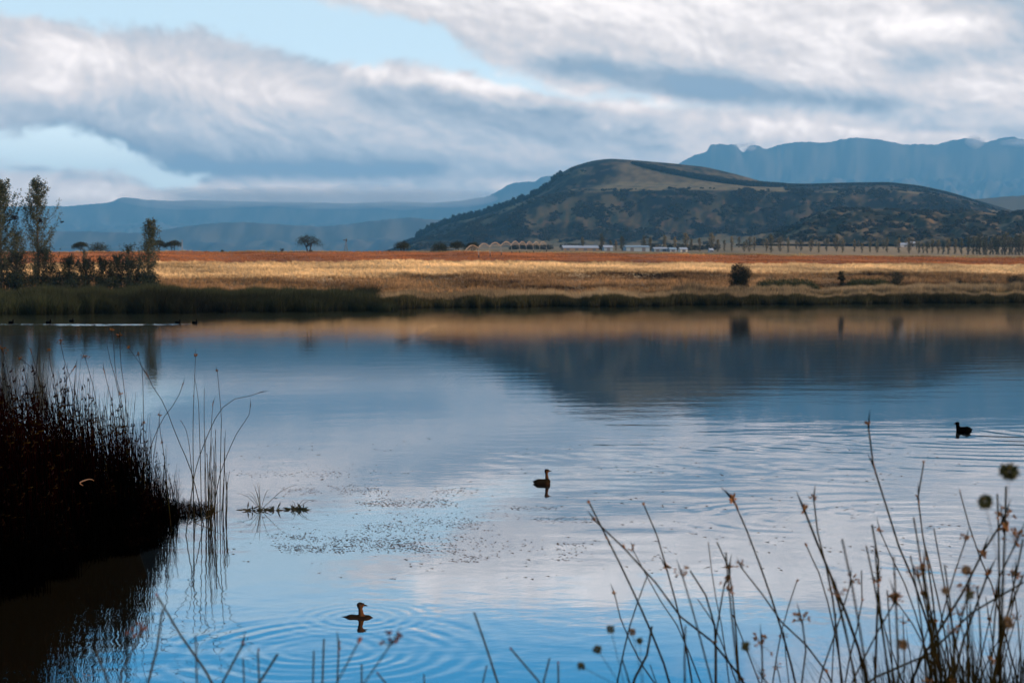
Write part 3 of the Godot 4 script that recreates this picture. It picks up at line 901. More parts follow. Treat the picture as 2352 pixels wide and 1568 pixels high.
func make_far_trees() -> void:
	# lines of poplars in the valley beyond the crest
	var kinds := []
	for i in 5:
		kinds.append(poplar(1.0, [0.105, 0.13, 0.09, 0.15, 0.20][i], 620, 0.065, [Color(0.11, 0.095, 0.050), Color(0.15, 0.12, 0.062), Color(0.20, 0.155, 0.08), Color(0.06, 0.058, 0.032), Color(0.13, 0.105, 0.056)][i], 0.02, 0.0))
	# bearing, how high it looks, depth, kind
	var list := [[1337, 32, 1000, 0, "alone left of the long white roof's gap"], [1381, 38, 1000, 3, "dark and broad at the end of the long white roof"], [1402, 25, 1010, 0, "small, just right of the dark broad one"], [1414, 25, 1015, 2, "thin, second right of the dark broad one"], [1428, 36, 1000, 3, "dark, left of the blue-white shed"], [1480, 36, 1000, 3, "dark, right of the blue-white shed"], [1494, 34, 1005, 0, "right next to the dark one beyond the blue-white shed"]]
	var proto := {}
	for a in list:
		far_poplar(proto, kinds, a[0], a[1], a[2], a[3], "distant poplar in the valley, %s" % a[4], "poplars by the sheds")
	var x := 1525.0
	var row := []
	while x < 2125.0:
		row.append([x, rng.randf_range(22, 44) * (1.0 if x < 1900 else 0.85), rng.randf_range(1020, 1120), [0, 1, 2, 4, 0, 1][rng.randi() % 6]])
		x += rng.randf_range(9, 30)
	for i in row.size():
		var a = row[i]
		far_poplar(proto, kinds, a[0], a[1], a[2], a[3], "%s poplar from the left in the long row below the foothill, %s" % [ordinal(i + 1), looks(a[1] > 33, a[3])], "poplars in the long row below the foothill")
	x = 2128.0
	row = []
	while x < 2480.0:
		row.append([x, lerpf(34, 50, smoothstep(2130, 2330, x)) * rng.randf_range(0.72, 1.05), rng.randf_range(1000, 1060), [3, 3, 0, 1][rng.randi() % 4]])
		x += rng.randf_range(7, 16) if x < 2230 else rng.randf_range(5, 10)
	for i in row.size():
		var a = row[i]
		far_poplar(proto, kinds, a[0], a[1], a[2], a[3], "%s poplar from the left in the windbreak at the right edge, %s" % [ordinal(i + 1), looks(a[1] > 40, a[3])], "poplars of the windbreak at the right edge")
	row = []
	for i in 20:
		row.append([1690.0 + i * 23.0 + rng.randf_range(-8, 8), rng.randf_range(14, 26), rng.randf_range(1250, 1520), [1, 2, 4][rng.randi() % 3]])
	for i in row.size():
		var a = row[i]
		far_poplar(proto, kinds, a[0], a[1], a[2], a[3], "%s poplar from the left on the slope behind the long row, %s" % [ordinal(i + 1), looks(a[1] > 20, a[3])], "scattered poplars on the far slope")
	# bush and plantation that clothe the hills
	var b := MB.new()
	for i in 60:
		var p := rv() * Vector3(0.5, 0.4, 0.5) * pow(rng.randf(), 0.4) + Vector3(0, 0.42, 0)
		var al := (rv() + Vector3(0, 0.4, 0)).normalized()
		b.leaf(p, al, al.cross(rv()).normalized(), 0.5, 0.34, tint(Color(1, 1, 1), 0.3))
	var clump := b.mesh(M.leaf)
	var xf := []
	var cols := PackedColorArray()
	for i in 13000:
		var X := rng.randf_range(900, 2500)
		var D := rng.randf_range(2440, 3000)
		if i % 8 == 0:
			D = rng.randf_range(3000, 3690)
			if X > 1360 and X < 1800:
				continue
		var keep := n3.get_noise_2d(X * 1.5 + 300.0, D * 0.5)
		if keep < 0.02:
			continue
		var s := rng.randf_range(2.2, 5.5) * (1.0 + keep)
		xf.append(Transform3D(Basis(Vector3.UP, rng.randf() * TAU).scaled(Vector3(s, s * rng.randf_range(0.6, 1.1), s)), Vector3((X - 1176.0) / F * D, hill_h(X, D) - 1.0, -D)))
		var g := rng.randf_range(0.6, 1.5)
		cols.append(Color(0.020 * g, 0.017 * g, 0.010 * g))
	for i in 420:       # trees along the left shoulder, seen against the mountains
		var X := rng.randf_range(930, 1290)
		var D := rng.randf_range(3560, 3700)
		var s := rng.randf_range(6, 14)
		xf.append(Transform3D(Basis(Vector3.UP, rng.randf() * TAU).scaled(Vector3(s * 0.7, s * rng.randf_range(0.9, 1.6), s * 0.7)), Vector3((X - 1176.0) / F * D, hill_h(X, D) - 1.5, -D)))
		cols.append(Color(0.008, 0.009, 0.007))
	tag(scatter("hillside_bush", clump, xf, cols), "dark bush covering the slopes of the hill")
	xf = []
	cols = PackedColorArray()
	for i in 2600:
		var X := rng.randf_range(1452, 2260)
		var D := 3700.0
		if X < 1790.0:
			D = hill_find(X, tab(forest_line, X) - rng.randf_range(0, 5))
			D = clampf(D, 3255, 3700)
		else:
			D = rng.randf_range(3610, 3690)
		var s := rng.randf_range(5, 8)
		var tall := lerpf(10.0, 6.0, smoothstep(1760.0, 1830.0, X)) if X > 1500 else lerpf(5.0, 9.0, (X - 1452.0) / 48.0)
		xf.append(Transform3D(Basis(Vector3.UP, rng.randf() * TAU).scaled(Vector3(s, tall * rng.randf_range(0.85, 1.1), s)), Vector3((X - 1176.0) / F * D, hill_h(X, D) - 1.0, -D)))
		cols.append(Color(0.005, 0.006, 0.005))
	tag(scatter("plantation", clump, xf, cols), "dark belt of plantation trees along the top of the hill")
	xf = []
	cols = PackedColorArray()
	for i in 3200:
		var X := rng.randf_range(1740, 2600)
		var D := rng.randf_range(1570, 2230)
		var keep := n3.get_noise_2d(X * 1.5 + 500.0, D * 0.8)
		if keep < 0.03:
			continue
		var s := rng.randf_range(2.2, 5.0) * (1.0 + keep)
		xf.append(Transform3D(Basis(Vector3.UP, rng.randf() * TAU).scaled(Vector3(s, s * rng.randf_range(0.6, 1.0), s)), Vector3((X - 1176.0) / F * D, foot_h(X, D) - 0.8, -D)))
		var g := rng.randf_range(0.5, 1.6)
		cols.append(Color(0.024 * g, 0.019 * g, 0.010 * g))
	tag(scatter("foothill_bush", clump, xf, cols), "dark bush covering the foothill")
	xf = []
	cols = PackedColorArray()
	for i in 220:
		var X := rng.randf_range(1180, 1660)
		var D := rng.randf_range(1150, 1320) if i % 3 else rng.randf_range(1900, 2280)
		if n1.get_noise_2d(X * 1.2, D * 0.05) < 0.0:
			continue
		var s := rng.randf_range(3, 7)
		xf.append(Transform3D(Basis(Vector3.UP, rng.randf() * TAU).scaled(Vector3(s * 1.5, s * 0.8, s)), tree_at(X, D) - Vector3(0, 0.4, 0)))
		cols.append(Color(0.034, 0.030, 0.019))
	tag(scatter("valley_scrub", clump, xf, cols), "dark scrub in the valley before the hill")

func ordinal(n: int) -> String:
	var ones := ["", "first", "second", "third", "fourth", "fifth", "sixth", "seventh", "eighth", "ninth", "tenth", "eleventh", "twelfth", "thirteenth", "fourteenth", "fifteenth", "sixteenth", "seventeenth", "eighteenth", "nineteenth"]
	var tens := ["", "", "twenty", "thirty", "forty", "fifty", "sixty", "seventy", "eighty"]
	if n < 20:
		return ones[n]
	if n % 10 == 0:
		return String(tens[n / 10]).trim_suffix("y") + "ieth"
	return tens[n / 10] + "-" + ones[n % 10]

func looks(tall: bool, kind: int) -> String:
	return ("taller, " if tall else "shorter, ") + ["olive brown", "autumn brown", "pale yellowish", "dark green", "broad and brown"][kind]

func far_poplar(proto: Dictionary, kinds: Array, X: float, look: float, D: float, kind: int, label: String, group: String) -> void:
	var h := look * D / F
	var at := tree_at(X, D) - Vector3(0, 0.3, 0)
	if not proto.has(kind):
		proto[kind] = plant("distant_poplar", kinds[kind], at, label, "tree", group)
		proto[kind].scale = Vector3(h, h, h)
		return
	copy(proto[kind], at, rng.randf() * TAU, Vector3(h, h, h), label, group)


# ---------------------------------------------------------------- near bank, sedges
func make_banks() -> void:
	var p := PackedVector3Array()
	var c := PackedColorArray()
	for i in 60:
		var z := lerpf(30.0, -5.4, i / 59.0)
		for j in 60:
			var x := lerpf(-60.0, 60.0, j / 59.0)
			var h := 0.36 * smoothstep(-5.0, -3.6, z + n1.get_noise_2d(x * 9.0, 1.0) * 0.3) - 0.25 * smoothstep(-4.0, -5.2, z) + n3.get_noise_2d(x * 40.0, z * 40.0) * 0.08
			if z > -3.5:
				h = maxf(h, 0.1)
			p.append(Vector3(x, h, z))
			c.append(Color(0.045, 0.035, 0.02) * (1.0 + n3.get_noise_2d(x * 90.0, z * 90.0)))
	# rows run away from the viewer, as the grid expects
	tag(put("near_bank", grid(p, 60, 60, c, M.plain)), "muddy near bank of the lake", "", "", "structure")
	p = PackedVector3Array()
	c = PackedColorArray()
	for i in 40:
		var D := lerpf(8.4, 13.6, i / 39.0)
		for j in 40:
			var x := lerpf(-9.0, -2.3, j / 39.0)
			var e := smoothstep(0.0, 0.7, clump_edge(D) - x) * smoothstep(8.6, 9.6, D) * smoothstep(13.4, 12.6, D)
			p.append(Vector3(x, -1.5 + 1.56 * e + n3.get_noise_2d(x * 90.0, D * 90.0) * 0.03, -D))
			c.append(Color(0.006, 0.005, 0.003))
	tag(put("reed_bank", grid(p, 40, 40, c, M.plain)), "low mud bank under the dark sedge clump", "", "", "structure")

func clump_edge(D: float) -> float:
	return tab([[8.5, -3.75], [9.4, -3.42], [11.0, -3.02], [12.6, -2.84], [13.4, -3.3]], D)

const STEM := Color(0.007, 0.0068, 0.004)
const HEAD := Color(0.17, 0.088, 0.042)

# a smooth path through a few points
func smooth_path(pts: Array, n: int) -> Array:
	var cv := Curve3D.new()
	for i in pts.size():
		var t := Vector3.ZERO
		if i > 0 and i < pts.size() - 1:
			t = (pts[i + 1] - pts[i - 1]) / 6.0
		cv.add_point(pts[i], -t, t)
	var out := []
	var l := cv.get_baked_length()
	for i in n:
		out.append(cv.sample_baked(l * i / float(n - 1), true))
	return out

func head_mesh(kind: String, at: Vector3, dir: Vector3, size: float, col: Color) -> ArrayMesh:
	var b := MB.new()
	var side := dir.cross(Vector3(0.2, 0.1, 1)).normalized()
	match kind:
		"spike":
			for i in 9:
				var p := at - dir * size * 3.2 * (i / 9.0)
				var d := (dir * 1.5 + rv() * 0.8).normalized()
				b.spindle(p, p + d * size * rng.randf_range(0.6, 1.0), size * 0.20, tint(col, 0.3))
		"burst":
			for i in 7:
				var d := (dir * 0.7 + rv()).normalized()
				var p := at + d * size * 0.3
				b.tube([at, p], [size * 0.05, size * 0.04], 4, col * 0.5)
				b.spindle(p, p + d * size * rng.randf_range(0.6, 1.1), size * 0.24, tint(col, 0.3))
		"spray":
			for i in 12:
				var d := (dir * 0.8 + rv()).normalized()
				var p := at + d * size * rng.randf_range(0.5, 2.0)
				b.tube([at, at.lerp(p, 0.5) + side * size * 0.1, p], [size * 0.05, size * 0.04, size * 0.03], 4, col * 0.5)
				for q in 3:
					var e := (d + rv() * 0.9).normalized()
					b.spindle(p, p + e * size * rng.randf_range(0.3, 0.7), size * 0.17, tint(col, 0.35))
		"round":
			for i in 70:
				var d := rv()
				b.spindle(at + d * size * 0.25, at + d * size * rng.randf_range(0.8, 1.05), size * 0.14, tint(col, 0.3), 4)
		_:
			for i in 3:
				var d := (dir + rv() * 0.5).normalized()
				b.spindle(at, at + d * size, size * 0.2, tint(col, 0.25))
	return b.mesh(M.head)

# one stem: a path from its foot up, and the heads on it: [how far up, kind, size]
func sedge(called: String, path: Array, r: float, heads: Array, label: String, group: String, col := STEM, hcol := HEAD) -> Node3D:
	var foot: Vector3 = path[0]
	var t := thing(called, foot, label, "sedge", group)
	var pts := []
	for q in smooth_path(path, 14):
		pts.append(q - foot)
	var rad := []
	for i in pts.size():
		rad.append(r * lerpf(1.0, 0.42, i / float(pts.size() - 1)))
	var b := MB.new()
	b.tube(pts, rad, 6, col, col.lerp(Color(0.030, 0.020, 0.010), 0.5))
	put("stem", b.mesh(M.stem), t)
	for h in heads:
		var i := clampi(int(round(h[0] * 13.0)), 1, 13)
		var dir: Vector3 = (pts[i] - pts[i - 1]).normalized()
		put("seed_head", head_mesh(h[1], pts[i], dir, h[2] * (0.66 if h[1] != "round" else 1.0), hcol), t)
		if h[1] != "round" and h[1] != "bud":
			var bb := MB.new()
			var d := (dir + rv() * 0.35).normalized()
			bb.tube([pts[i] - dir * h[2] * 0.5, pts[i] + d * h[2] * 1.2, pts[i] + d * h[2] * 2.4], [r * 0.55, r * 0.35, r * 0.06], 4, col)
			put("bract", bb.mesh(M.stem), t)
	return t

func sight(list: Array, D: float, ox: float, oy: float, k: float) -> Array:
	# bearings read off an enlargement, tip first, turned into a path that starts at the foot
	var out := []
	for q in list:
		out.push_front(pt((q[0] / k + ox) * 0.9408, (q[1] / k + oy) * 0.9408, D))
	return out

func near_stem(list: Array, D: float, ox: float, oy: float, k: float) -> Array:
	# a stem that leaves the frame goes on down to the bank
	var out := sight(list, D, ox, oy, k)
	var a: Vector3 = out[0]
	var d: Vector3 = (a - out[1]).normalized()
	d = (d + Vector3(0, -0.6, 0)).normalized()
	var drop: float = (a.y - 0.28) / maxf(-d.y, 0.2)
	out.push_front(a + d * drop)
	return out

func make_right_sedges() -> void:
	var g := "sedge stems on the near bank, right"
	var s := [
		[[[85, 490], [285, 890], [415, 1180], [500, 1410]], 3.7, 0.0036, [[1.0, "bud", 0.016], [0.93, "spike", 0.016]], "leftmost tall sedge stem of the near bank, with a dark spike below its tan tip"],
		[[[115, 580], [380, 840], [560, 1080], [870, 1390]], 3.5, 0.0034, [[1.0, "burst", 0.014], [0.9, "bud", 0.02]], "sedge stem leaning far left, crossing the leftmost tall stem"],
		[[[370, 500], [435, 650], [520, 950], [620, 1420]], 3.8, 0.0032, [[1.0, "bud", 0.016], [0.86, "burst", 0.018]], "sedge stem with a side tuft hooked to its left, third from the left"],
		[[[835, 470], [930, 690], [1060, 1060], [1160, 1420]], 3.7, 0.0036, [[1.0, "burst", 0.022], [0.97, "spike", 0.016]], "sedge stem topped by a broad brown tuft, standing mid-way"],
		[[[1205, 520], [1300, 760], [1420, 1050], [1520, 1350]], 3.5, 0.0050, [[1.0, "burst", 0.020], [0.5, "bud", 0.02]], "thickest sedge stem, with a tuft of thin awns at its tip"],
		[[[1255, 460], [1285, 690], [1345, 920], [1390, 1300]], 3.6, 0.0034, [[1.0, "burst", 0.015]], "sedge stem with forked tip close right of the thickest stem"],
		[[[1540, 80], [1560, 260], [1640, 520], [1730, 800], [1870, 1180]], 3.7, 0.0038, [[1.0, "burst", 0.017], [0.95, "spike", 0.014]], "tallest sedge stem, whose tan tip stands before the hill's reflection"],
		[[[1830, 280], [1800, 360], [1800, 450], [1830, 690], [1895, 1130]], 3.8, 0.0034, [[1.0, "bud", 0.014], [0.93, "spike", 0.018]], "upright sedge stem with a nodding brown spike, right of the tallest"],
		[[[1600, 630], [1690, 830], [1830, 1210]], 3.9, 0.0028, [[1.0, "burst", 0.016]], "thin sedge stem with a forked head, left of the tallest stem's lower half"],
		[[[1560, 600], [1595, 800], [1590, 1000], [1580, 1290]], 3.4, 0.0042, [[0.72, "spike", 0.016], [0.2, "spray", 0.020]], "straight sedge stem that thickens to a dark tuft low down"],
		[[[2020, 430], [2060, 580], [2120, 760], [2175, 880]], 3.9, 0.0030, [[0.98, "bud", 0.012], [0.4, "bud", 0.012]], "bare thin sedge stem pointing up left of the bushy pair"],
		[[[2250, 570], [2130, 760], [2010, 1000], [1900, 1170], [1770, 1400]], 3.3, 0.0046, [[1.0, "spray", 0.022], [0.93, "burst", 0.02]], "long dark stalk slanting from upper right to lower left"],
		[[[2260, 400], [2255, 600], [2240, 1000]], 3.2, 0.0040, [[0.96, "burst", 0.026], [0.55, "spray", 0.02]], "upright stalk with a shaggy head, second from the right edge"],
		[[[2215, 440], [2222, 640], [2225, 900]], 3.3, 0.0038, [[0.4, "spray", 0.022]], "plain upright stalk just left of the shaggy one"],
		[[[2050, 680], [2030, 720], [1990, 860], [1920, 1100]], 3.5, 0.0030, [[1.0, "spray", 0.015], [0.92, "bud", 0.014]], "thin stalk with a flat-branched head, left of the slanting stalk"],
		[[[1680, 990], [1780, 1130], [1840, 1240]], 3.6, 0.0028, [[1.0, "burst", 0.014]], "short thin stalk with a dark tuft under the tallest stem"],
		[[[1220, 715], [1290, 870], [1340, 1050], [1390, 1300]], 3.8, 0.0030, [[1.0, "bud", 0.018]], "thin sedge stem with a single tan bud, left of the thickest stem"],
		[[[610, 840], [680, 940], [740, 1140], [745, 1420]], 3.6, 0.0040, [], "curved bare blade bending left at its top"],
		[[[790, 905], [765, 1050], [742, 1200], [742, 1420]], 3.5, 0.0036, [[1.0, "spray", 0.016], [0.85, "burst", 0.014]], "sedge stem with two dark tufts beside the curved bare blade"],
		[[[750, 690], [800, 770], [820, 880], [845, 1100], [865, 1400]], 3.7, 0.0032, [[0.92, "burst", 0.018]], "sedge stem with a slanting forked tip, right of the curved bare blade"],
		[[[875, 820], [1000, 980], [1090, 1110], [1200, 1210], [1330, 1380]], 3.6, 0.0032, [[1.0, "spray", 0.013], [0.66, "bud", 0.02]], "sedge stem leaning left under the broad brown tuft"],
		[[[1165, 900], [1105, 1090], [1070, 1240]], 3.8, 0.0026, [[1.0, "bud", 0.016]], "short stem leaning right, crossing the one with the broad tuft"],
		[[[215, 960], [260, 1130], [370, 1350], [430, 1430]], 3.9, 0.0028, [[1.0, "burst", 0.013]], "short thin stem at the left end, with small tan flowers"],
		[[[410, 1130], [400, 1240], [330, 1390], [310, 1440]], 3.4, 0.0050, [], "dark flat blade curling left at the left end"],
		[[[385, 870], [330, 1020], [230, 1420]], 3.8, 0.0030, [[1.0, "bud", 0.014]], "stem leaning right that crosses the leftmost tall stem"],
		[[[310, 730], [330, 800], [385, 870], [480, 1040], [560, 1160]], 3.9, 0.0024, [[1.0, "spray", 0.011]], "hair-thin stem with a wispy tuft between the two leftmost"],
		[[[705, 690], [720, 820], [740, 960], [780, 1160]], 3.9, 0.0022, [], "hair-thin bare stem behind the forked tip"],
		[[[1505, 840], [1508, 1000], [1490, 1110], [1440, 1310]], 3.6, 0.0030, [[0.9, "bud", 0.014], [0.5, "bud", 0.014]], "beaded thin stem between the thickest and the straight one"],
		[[[1450, 900], [1420, 1000], [1360, 1190], [1290, 1400]], 3.5, 0.0032, [[1.0, "spray", 0.016]], "stem with a tan flower spray right of the thickest stem's middle"],
		[[[1195, 1100], [1215, 1240], [1195, 1410]], 3.3, 0.0036, [[1.0, "spray", 0.020]], "low stem carrying an airy dark spray near the bottom"],
		[[[985, 1230], [990, 1330], [985, 1420]], 3.2, 0.0036, [[1.0, "spray", 0.021]], "lowest stem with a clustered maroon spray at the bottom"],
		[[[650, 990], [700, 1070], [745, 1140]], 3.8, 0.0026, [], "short bare side blade left of the two dark tufts"],
		[[[1640, 940], [1650, 1100], [1665, 1320]], 3.6, 0.0032, [], "plain stem right of the straight tufted one"],
		[[[2352, 900], [2080, 1060], [1890, 1250], [1700, 1370], [1560, 1405]], 3.1, 0.0040, [], "long bare stalk sweeping low from the right edge to the left"],
		[[[2352, 860], [2290, 1000], [2235, 1190], [2190, 1420]], 3.0, 0.0044, [[0.6, "burst", 0.02]], "stalk rising to the right edge with a tuft half way"],
		[[[2310, 700], [2290, 780], [2230, 850], [2210, 1000], [2190, 1250]], 3.1, 0.0036, [[1.0, "spray", 0.026], [0.8, "burst", 0.02]], "dark branching stalk with scattered seeds at the right edge"],
		[[[2165, 860], [2140, 950], [2060, 1130], [1990, 1400]], 3.2, 0.0046, [[1.0, "burst", 0.02]], "dark stalk with a ragged head inside the right tangle"]]
	for a in s:
		sedge("sedge_stem", near_stem(a[0], a[1], 1400, 1000, 2.138), a[2] * 1.25, a[3], a[4], g)
	# round heads, nearer and out of focus
	var o := Color(0.060, 0.060, 0.027)
	var f := Color(0.15, 0.095, 0.05)
	var r := [
		[[[2275, 320], [2262, 500], [2250, 900]], 2.2, 0.021, o, "largest round olive seed head, at the top of the right tangle"],
		[[[2150, 480], [2200, 620], [2235, 1000]], 2.3, 0.017, o, "second round olive seed head, below left of the largest"],
		[[[195, 1145], [215, 1260], [265, 1420]], 2.6, 0.011, o, "upper round olive seed head at the left end of the sedges"],
		[[[125, 1250], [170, 1330], [240, 1420]], 2.6, 0.012, o, "middle round olive seed head at the left end of the sedges"],
		[[[40, 1340], [130, 1335], [230, 1420]], 2.6, 0.011, o, "lowest round olive seed head, far left on a bent stalk"],
		[[[308, 1160], [330, 1290], [360, 1420]], 2.7, 0.010, f, "round tan seed head beside the leftmost tall stem"],
		[[[345, 1205], [352, 1300], [365, 1420]], 2.7, 0.009, o, "small round head under the round tan one"],
		[[[900, 1235], [935, 1310], [1010, 1420]], 2.6, 0.013, o, "egg-shaped olive seed head low in the middle of the sedges"],
		[[[1945, 945], [1960, 1100], [2000, 1400]], 2.5, 0.010, f, "round tan head left of the dark right tangle"],
		[[[2270, 1110], [2280, 1260], [2290, 1420]], 2.3, 0.014, f, "round tan flower head deep in the right tangle"],
		[[[2055, 840], [2070, 1000], [2090, 1300]], 2.5, 0.013, f, "fluffy tan flower head before the slanting stalk"],
		[[[2070, 970], [2085, 1100], [2100, 1400]], 2.4, 0.011, o, "round olive head below the fluffy tan one"],
		[[[1720, 1225], [1740, 1320], [1760, 1420]], 2.5, 0.014, f, "fluffy tan flower head low under the tallest stem"]]
	for a in r:
		sedge("round_seed_head", near_stem(a[0], a[1], 1400, 1000, 2.138), 0.0012, [[1.0, "round", a[2] * 0.85]], a[4], "round seed heads before the right sedges", STEM, a[3])
	# the tangle behind them
	var protos := []
	for i in 4:
		var top := Vector3(rng.randf_range(-0.25, 0.25), 1.0, rng.randf_range(-0.1, 0.1))
		var path := [Vector3.ZERO, Vector3(top.x * 0.25, 0.4, 0.02), Vector3(top.x * 0.6, 0.75, 0.0), top]
		protos.append(sedge("tangled_sedge", path, 0.0038, [[[1.0, "spray", 0.014]], [], [[0.9, "burst", 0.015]], []][i], "dark sedge stem crossing others in the tangle by the bottom right corner", "dark stems of the right tangle"))
	var used := 0
	for i in 74:
		var X := 1480.0 + 920.0 * pow(rng.randf(), 0.42)
		var D := rng.randf_range(2.7, 3.9)
		var Y := lerpf(1480, 1330, smoothstep(1600, 2300, X)) + rng.randf_range(-170, 130)
		var foot := pt(X, 1600, D)
		foot.y = 0.28
		var h := hy(Y, D) - 0.28
		var size := Vector3(h, h, h)
		var label := "dark sedge stem crossing others in the tangle by the bottom right corner"
		if i < 4:
			protos[i].position = foot
			protos[i].scale = size
			continue
		var o2 := copy(protos[i % 4], foot, rng.randf() * TAU, size, label, "dark stems of the right tangle")
		o2.rotation.z = rng.randf_range(-0.55, 0.4)
	var blade := tuft(5, 0.12, 0.006, Color(0.004, 0.0038, 0.002), Color(0.010, 0.0085, 0.0045), 0.35, M.stem)
	var xf := []
	var cols := PackedColorArray()
	for i in 620:
		var X := 1700.0 + 760.0 * pow(rng.randf(), 0.45)
		var D := rng.randf_range(2.8, 4.0)
		var foot := pt(X, 1600, D)
		foot.y = 0.25
		var h := hy(lerpf(1560, 1340, smoothstep(1750, 2300, X)) + rng.randf_range(-90, 170), D) - 0.25
		xf.append(Transform3D(Basis(Vector3.UP, rng.randf() * TAU).scaled(Vector3(1, h, 1)), foot))
		cols.append(Color.WHITE * rng.randf_range(0.6, 1.2))
	tag(scatter("sedge_undergrowth", blade, xf, cols), "dark undergrowth of sedge blades in the bottom right corner")

func make_left_sedges() -> void:
	var g := "sedge stems on the near bank, left"
	var low := Color(0.026, 0.030, 0.019)
	var mar := Color(0.13, 0.06, 0.05)
	var s := [
		[[[1290, 860], [1480, 1180], [1620, 1390], [1750, 1568]], 2.9, 0.0042, [[0.97, "bud", 0.014]], "stem slanting down right from the sedge clump's reflection"],
		[[[1330, 960], [1290, 1250], [1210, 1568]], 2.9, 0.0042, [], "green blade leaning right that crosses the slanting stem"],
		[[[1150, 1160], [1090, 1240], [1000, 1400], [985, 1568]], 2.5, 0.0034, [[1.0, "spray", 0.018], [0.8, "spray", 0.014]], "blurred stem with a maroon flower spray at the lower left"],
		[[[1990, 1250], [1940, 1380], [1820, 1568]], 2.8, 0.0040, [[1.0, "burst", 0.010], [0.86, "spike", 0.010]], "club-headed dark stem leaning right, left of the near grebe's rings"],
		[[[2275, 1330], [2200, 1390], [2150, 1450], [2110, 1568]], 2.7, 0.0046, [], "thick dark stalk arching right at the bottom"],
		[[[780, 1300], [830, 1420], [890, 1568]], 2.7, 0.0040, [], "blurred green blade left of the maroon flower"],
		[[[575, 1480], [600, 1530], [625, 1568]], 2.7, 0.0036, [], "shortest blurred blade at the lower left"],
		[[[1600, 1180], [1600, 1400], [1612, 1568]], 2.6, 0.0030, [[0.3, "bud", 0.012]], "faint upright stem behind the slanting stem"],
		[[[1990, 1360], [1997, 1460], [2000, 1568]], 2.8, 0.0028, [], "short upright blade left of the arching stalk"],
		[[[2112, 1310], [2118, 1440], [2122, 1568]], 2.8, 0.0034, [[1.0, "bud", 0.012]], "upright blurred stem with a pinkish tip before the arching stalk"]]
	for a in s:
		sedge("sedge_stem", near_stem(a[0], a[1], 0, 1200, 3.357), a[2] * 1.12, a[3], a[4], g, low, mar)
	s = [
		[[[1265, 1090], [1310, 1210], [1345, 1320], [1425, 1568]], 3.0, 0.0040, [], "single clean blade pointing up between the rings and the right sedges"],
		[[[1520, 1345], [1580, 1385], [1640, 1470], [1705, 1568]], 2.8, 0.0036, [[1.0, "bud", 0.010], [0.86, "burst", 0.009]], "stem with two pink buds leaning left at the bottom"],
		[[[250, 1270], [245, 1420], [240, 1568]], 2.8, 0.0036, [], "tall straight blade under the near grebe"],
		[[[352, 1310], [350, 1440], [340, 1568]], 2.8, 0.0034, [[1.0, "spike", 0.013]], "stem with a thick spike under the near grebe"],
		[[[182, 1350], [180, 1460], [175, 1568]], 2.8, 0.0034, [], "straight blade left of the tall straight one"],
		[[[480, 1300], [430, 1330], [390, 1390], [350, 1480], [335, 1568]], 2.5, 0.0026, [[1.0, "bud", 0.02]], "faint stem arching right from the spiked one"],
		[[[700, 1310], [640, 1330], [560, 1400], [520, 1568]], 2.4, 0.0024, [[1.0, "spray", 0.018], [0.8, "spray", 0.013]], "faint blurred flower before the near grebe's rings"],
		[[[620, 1510], [650, 1515], [685, 1545], [705, 1568]], 2.8, 0.0034, [[1.0, "bud", 0.010]], "low stalk nodding left at the bottom"],
		[[[505, 1440], [506, 1510], [505, 1568]], 2.8, 0.0034, [], "short upright blade right of the spiked stem"],
		[[[1350, 1450], [1338, 1510], [1320, 1568]], 2.9, 0.0030, [], "short blade leaning right beside the single clean blade"],
		[[[1775, 1400], [1755, 1480], [1730, 1568]], 2.9, 0.0036, [], "short green blade leaning right, right of the pink buds"],
		[[[1832, 1440], [1833, 1510], [1835, 1568]], 2.9, 0.0036, [[1.0, "bud", 0.010]], "short dark upright tuft left of the lowest round seed head"],
		[[[925, 1510], [928, 1540], [930, 1568]], 2.9, 0.0030, [], "barely showing blade tip at the bottom of the rings"]]
	for a in s:
		sedge("sedge_stem", near_stem(a[0], a[1], 700, 1100, 2.765), a[2] * 1.12, a[3], a[4], g, low, mar)

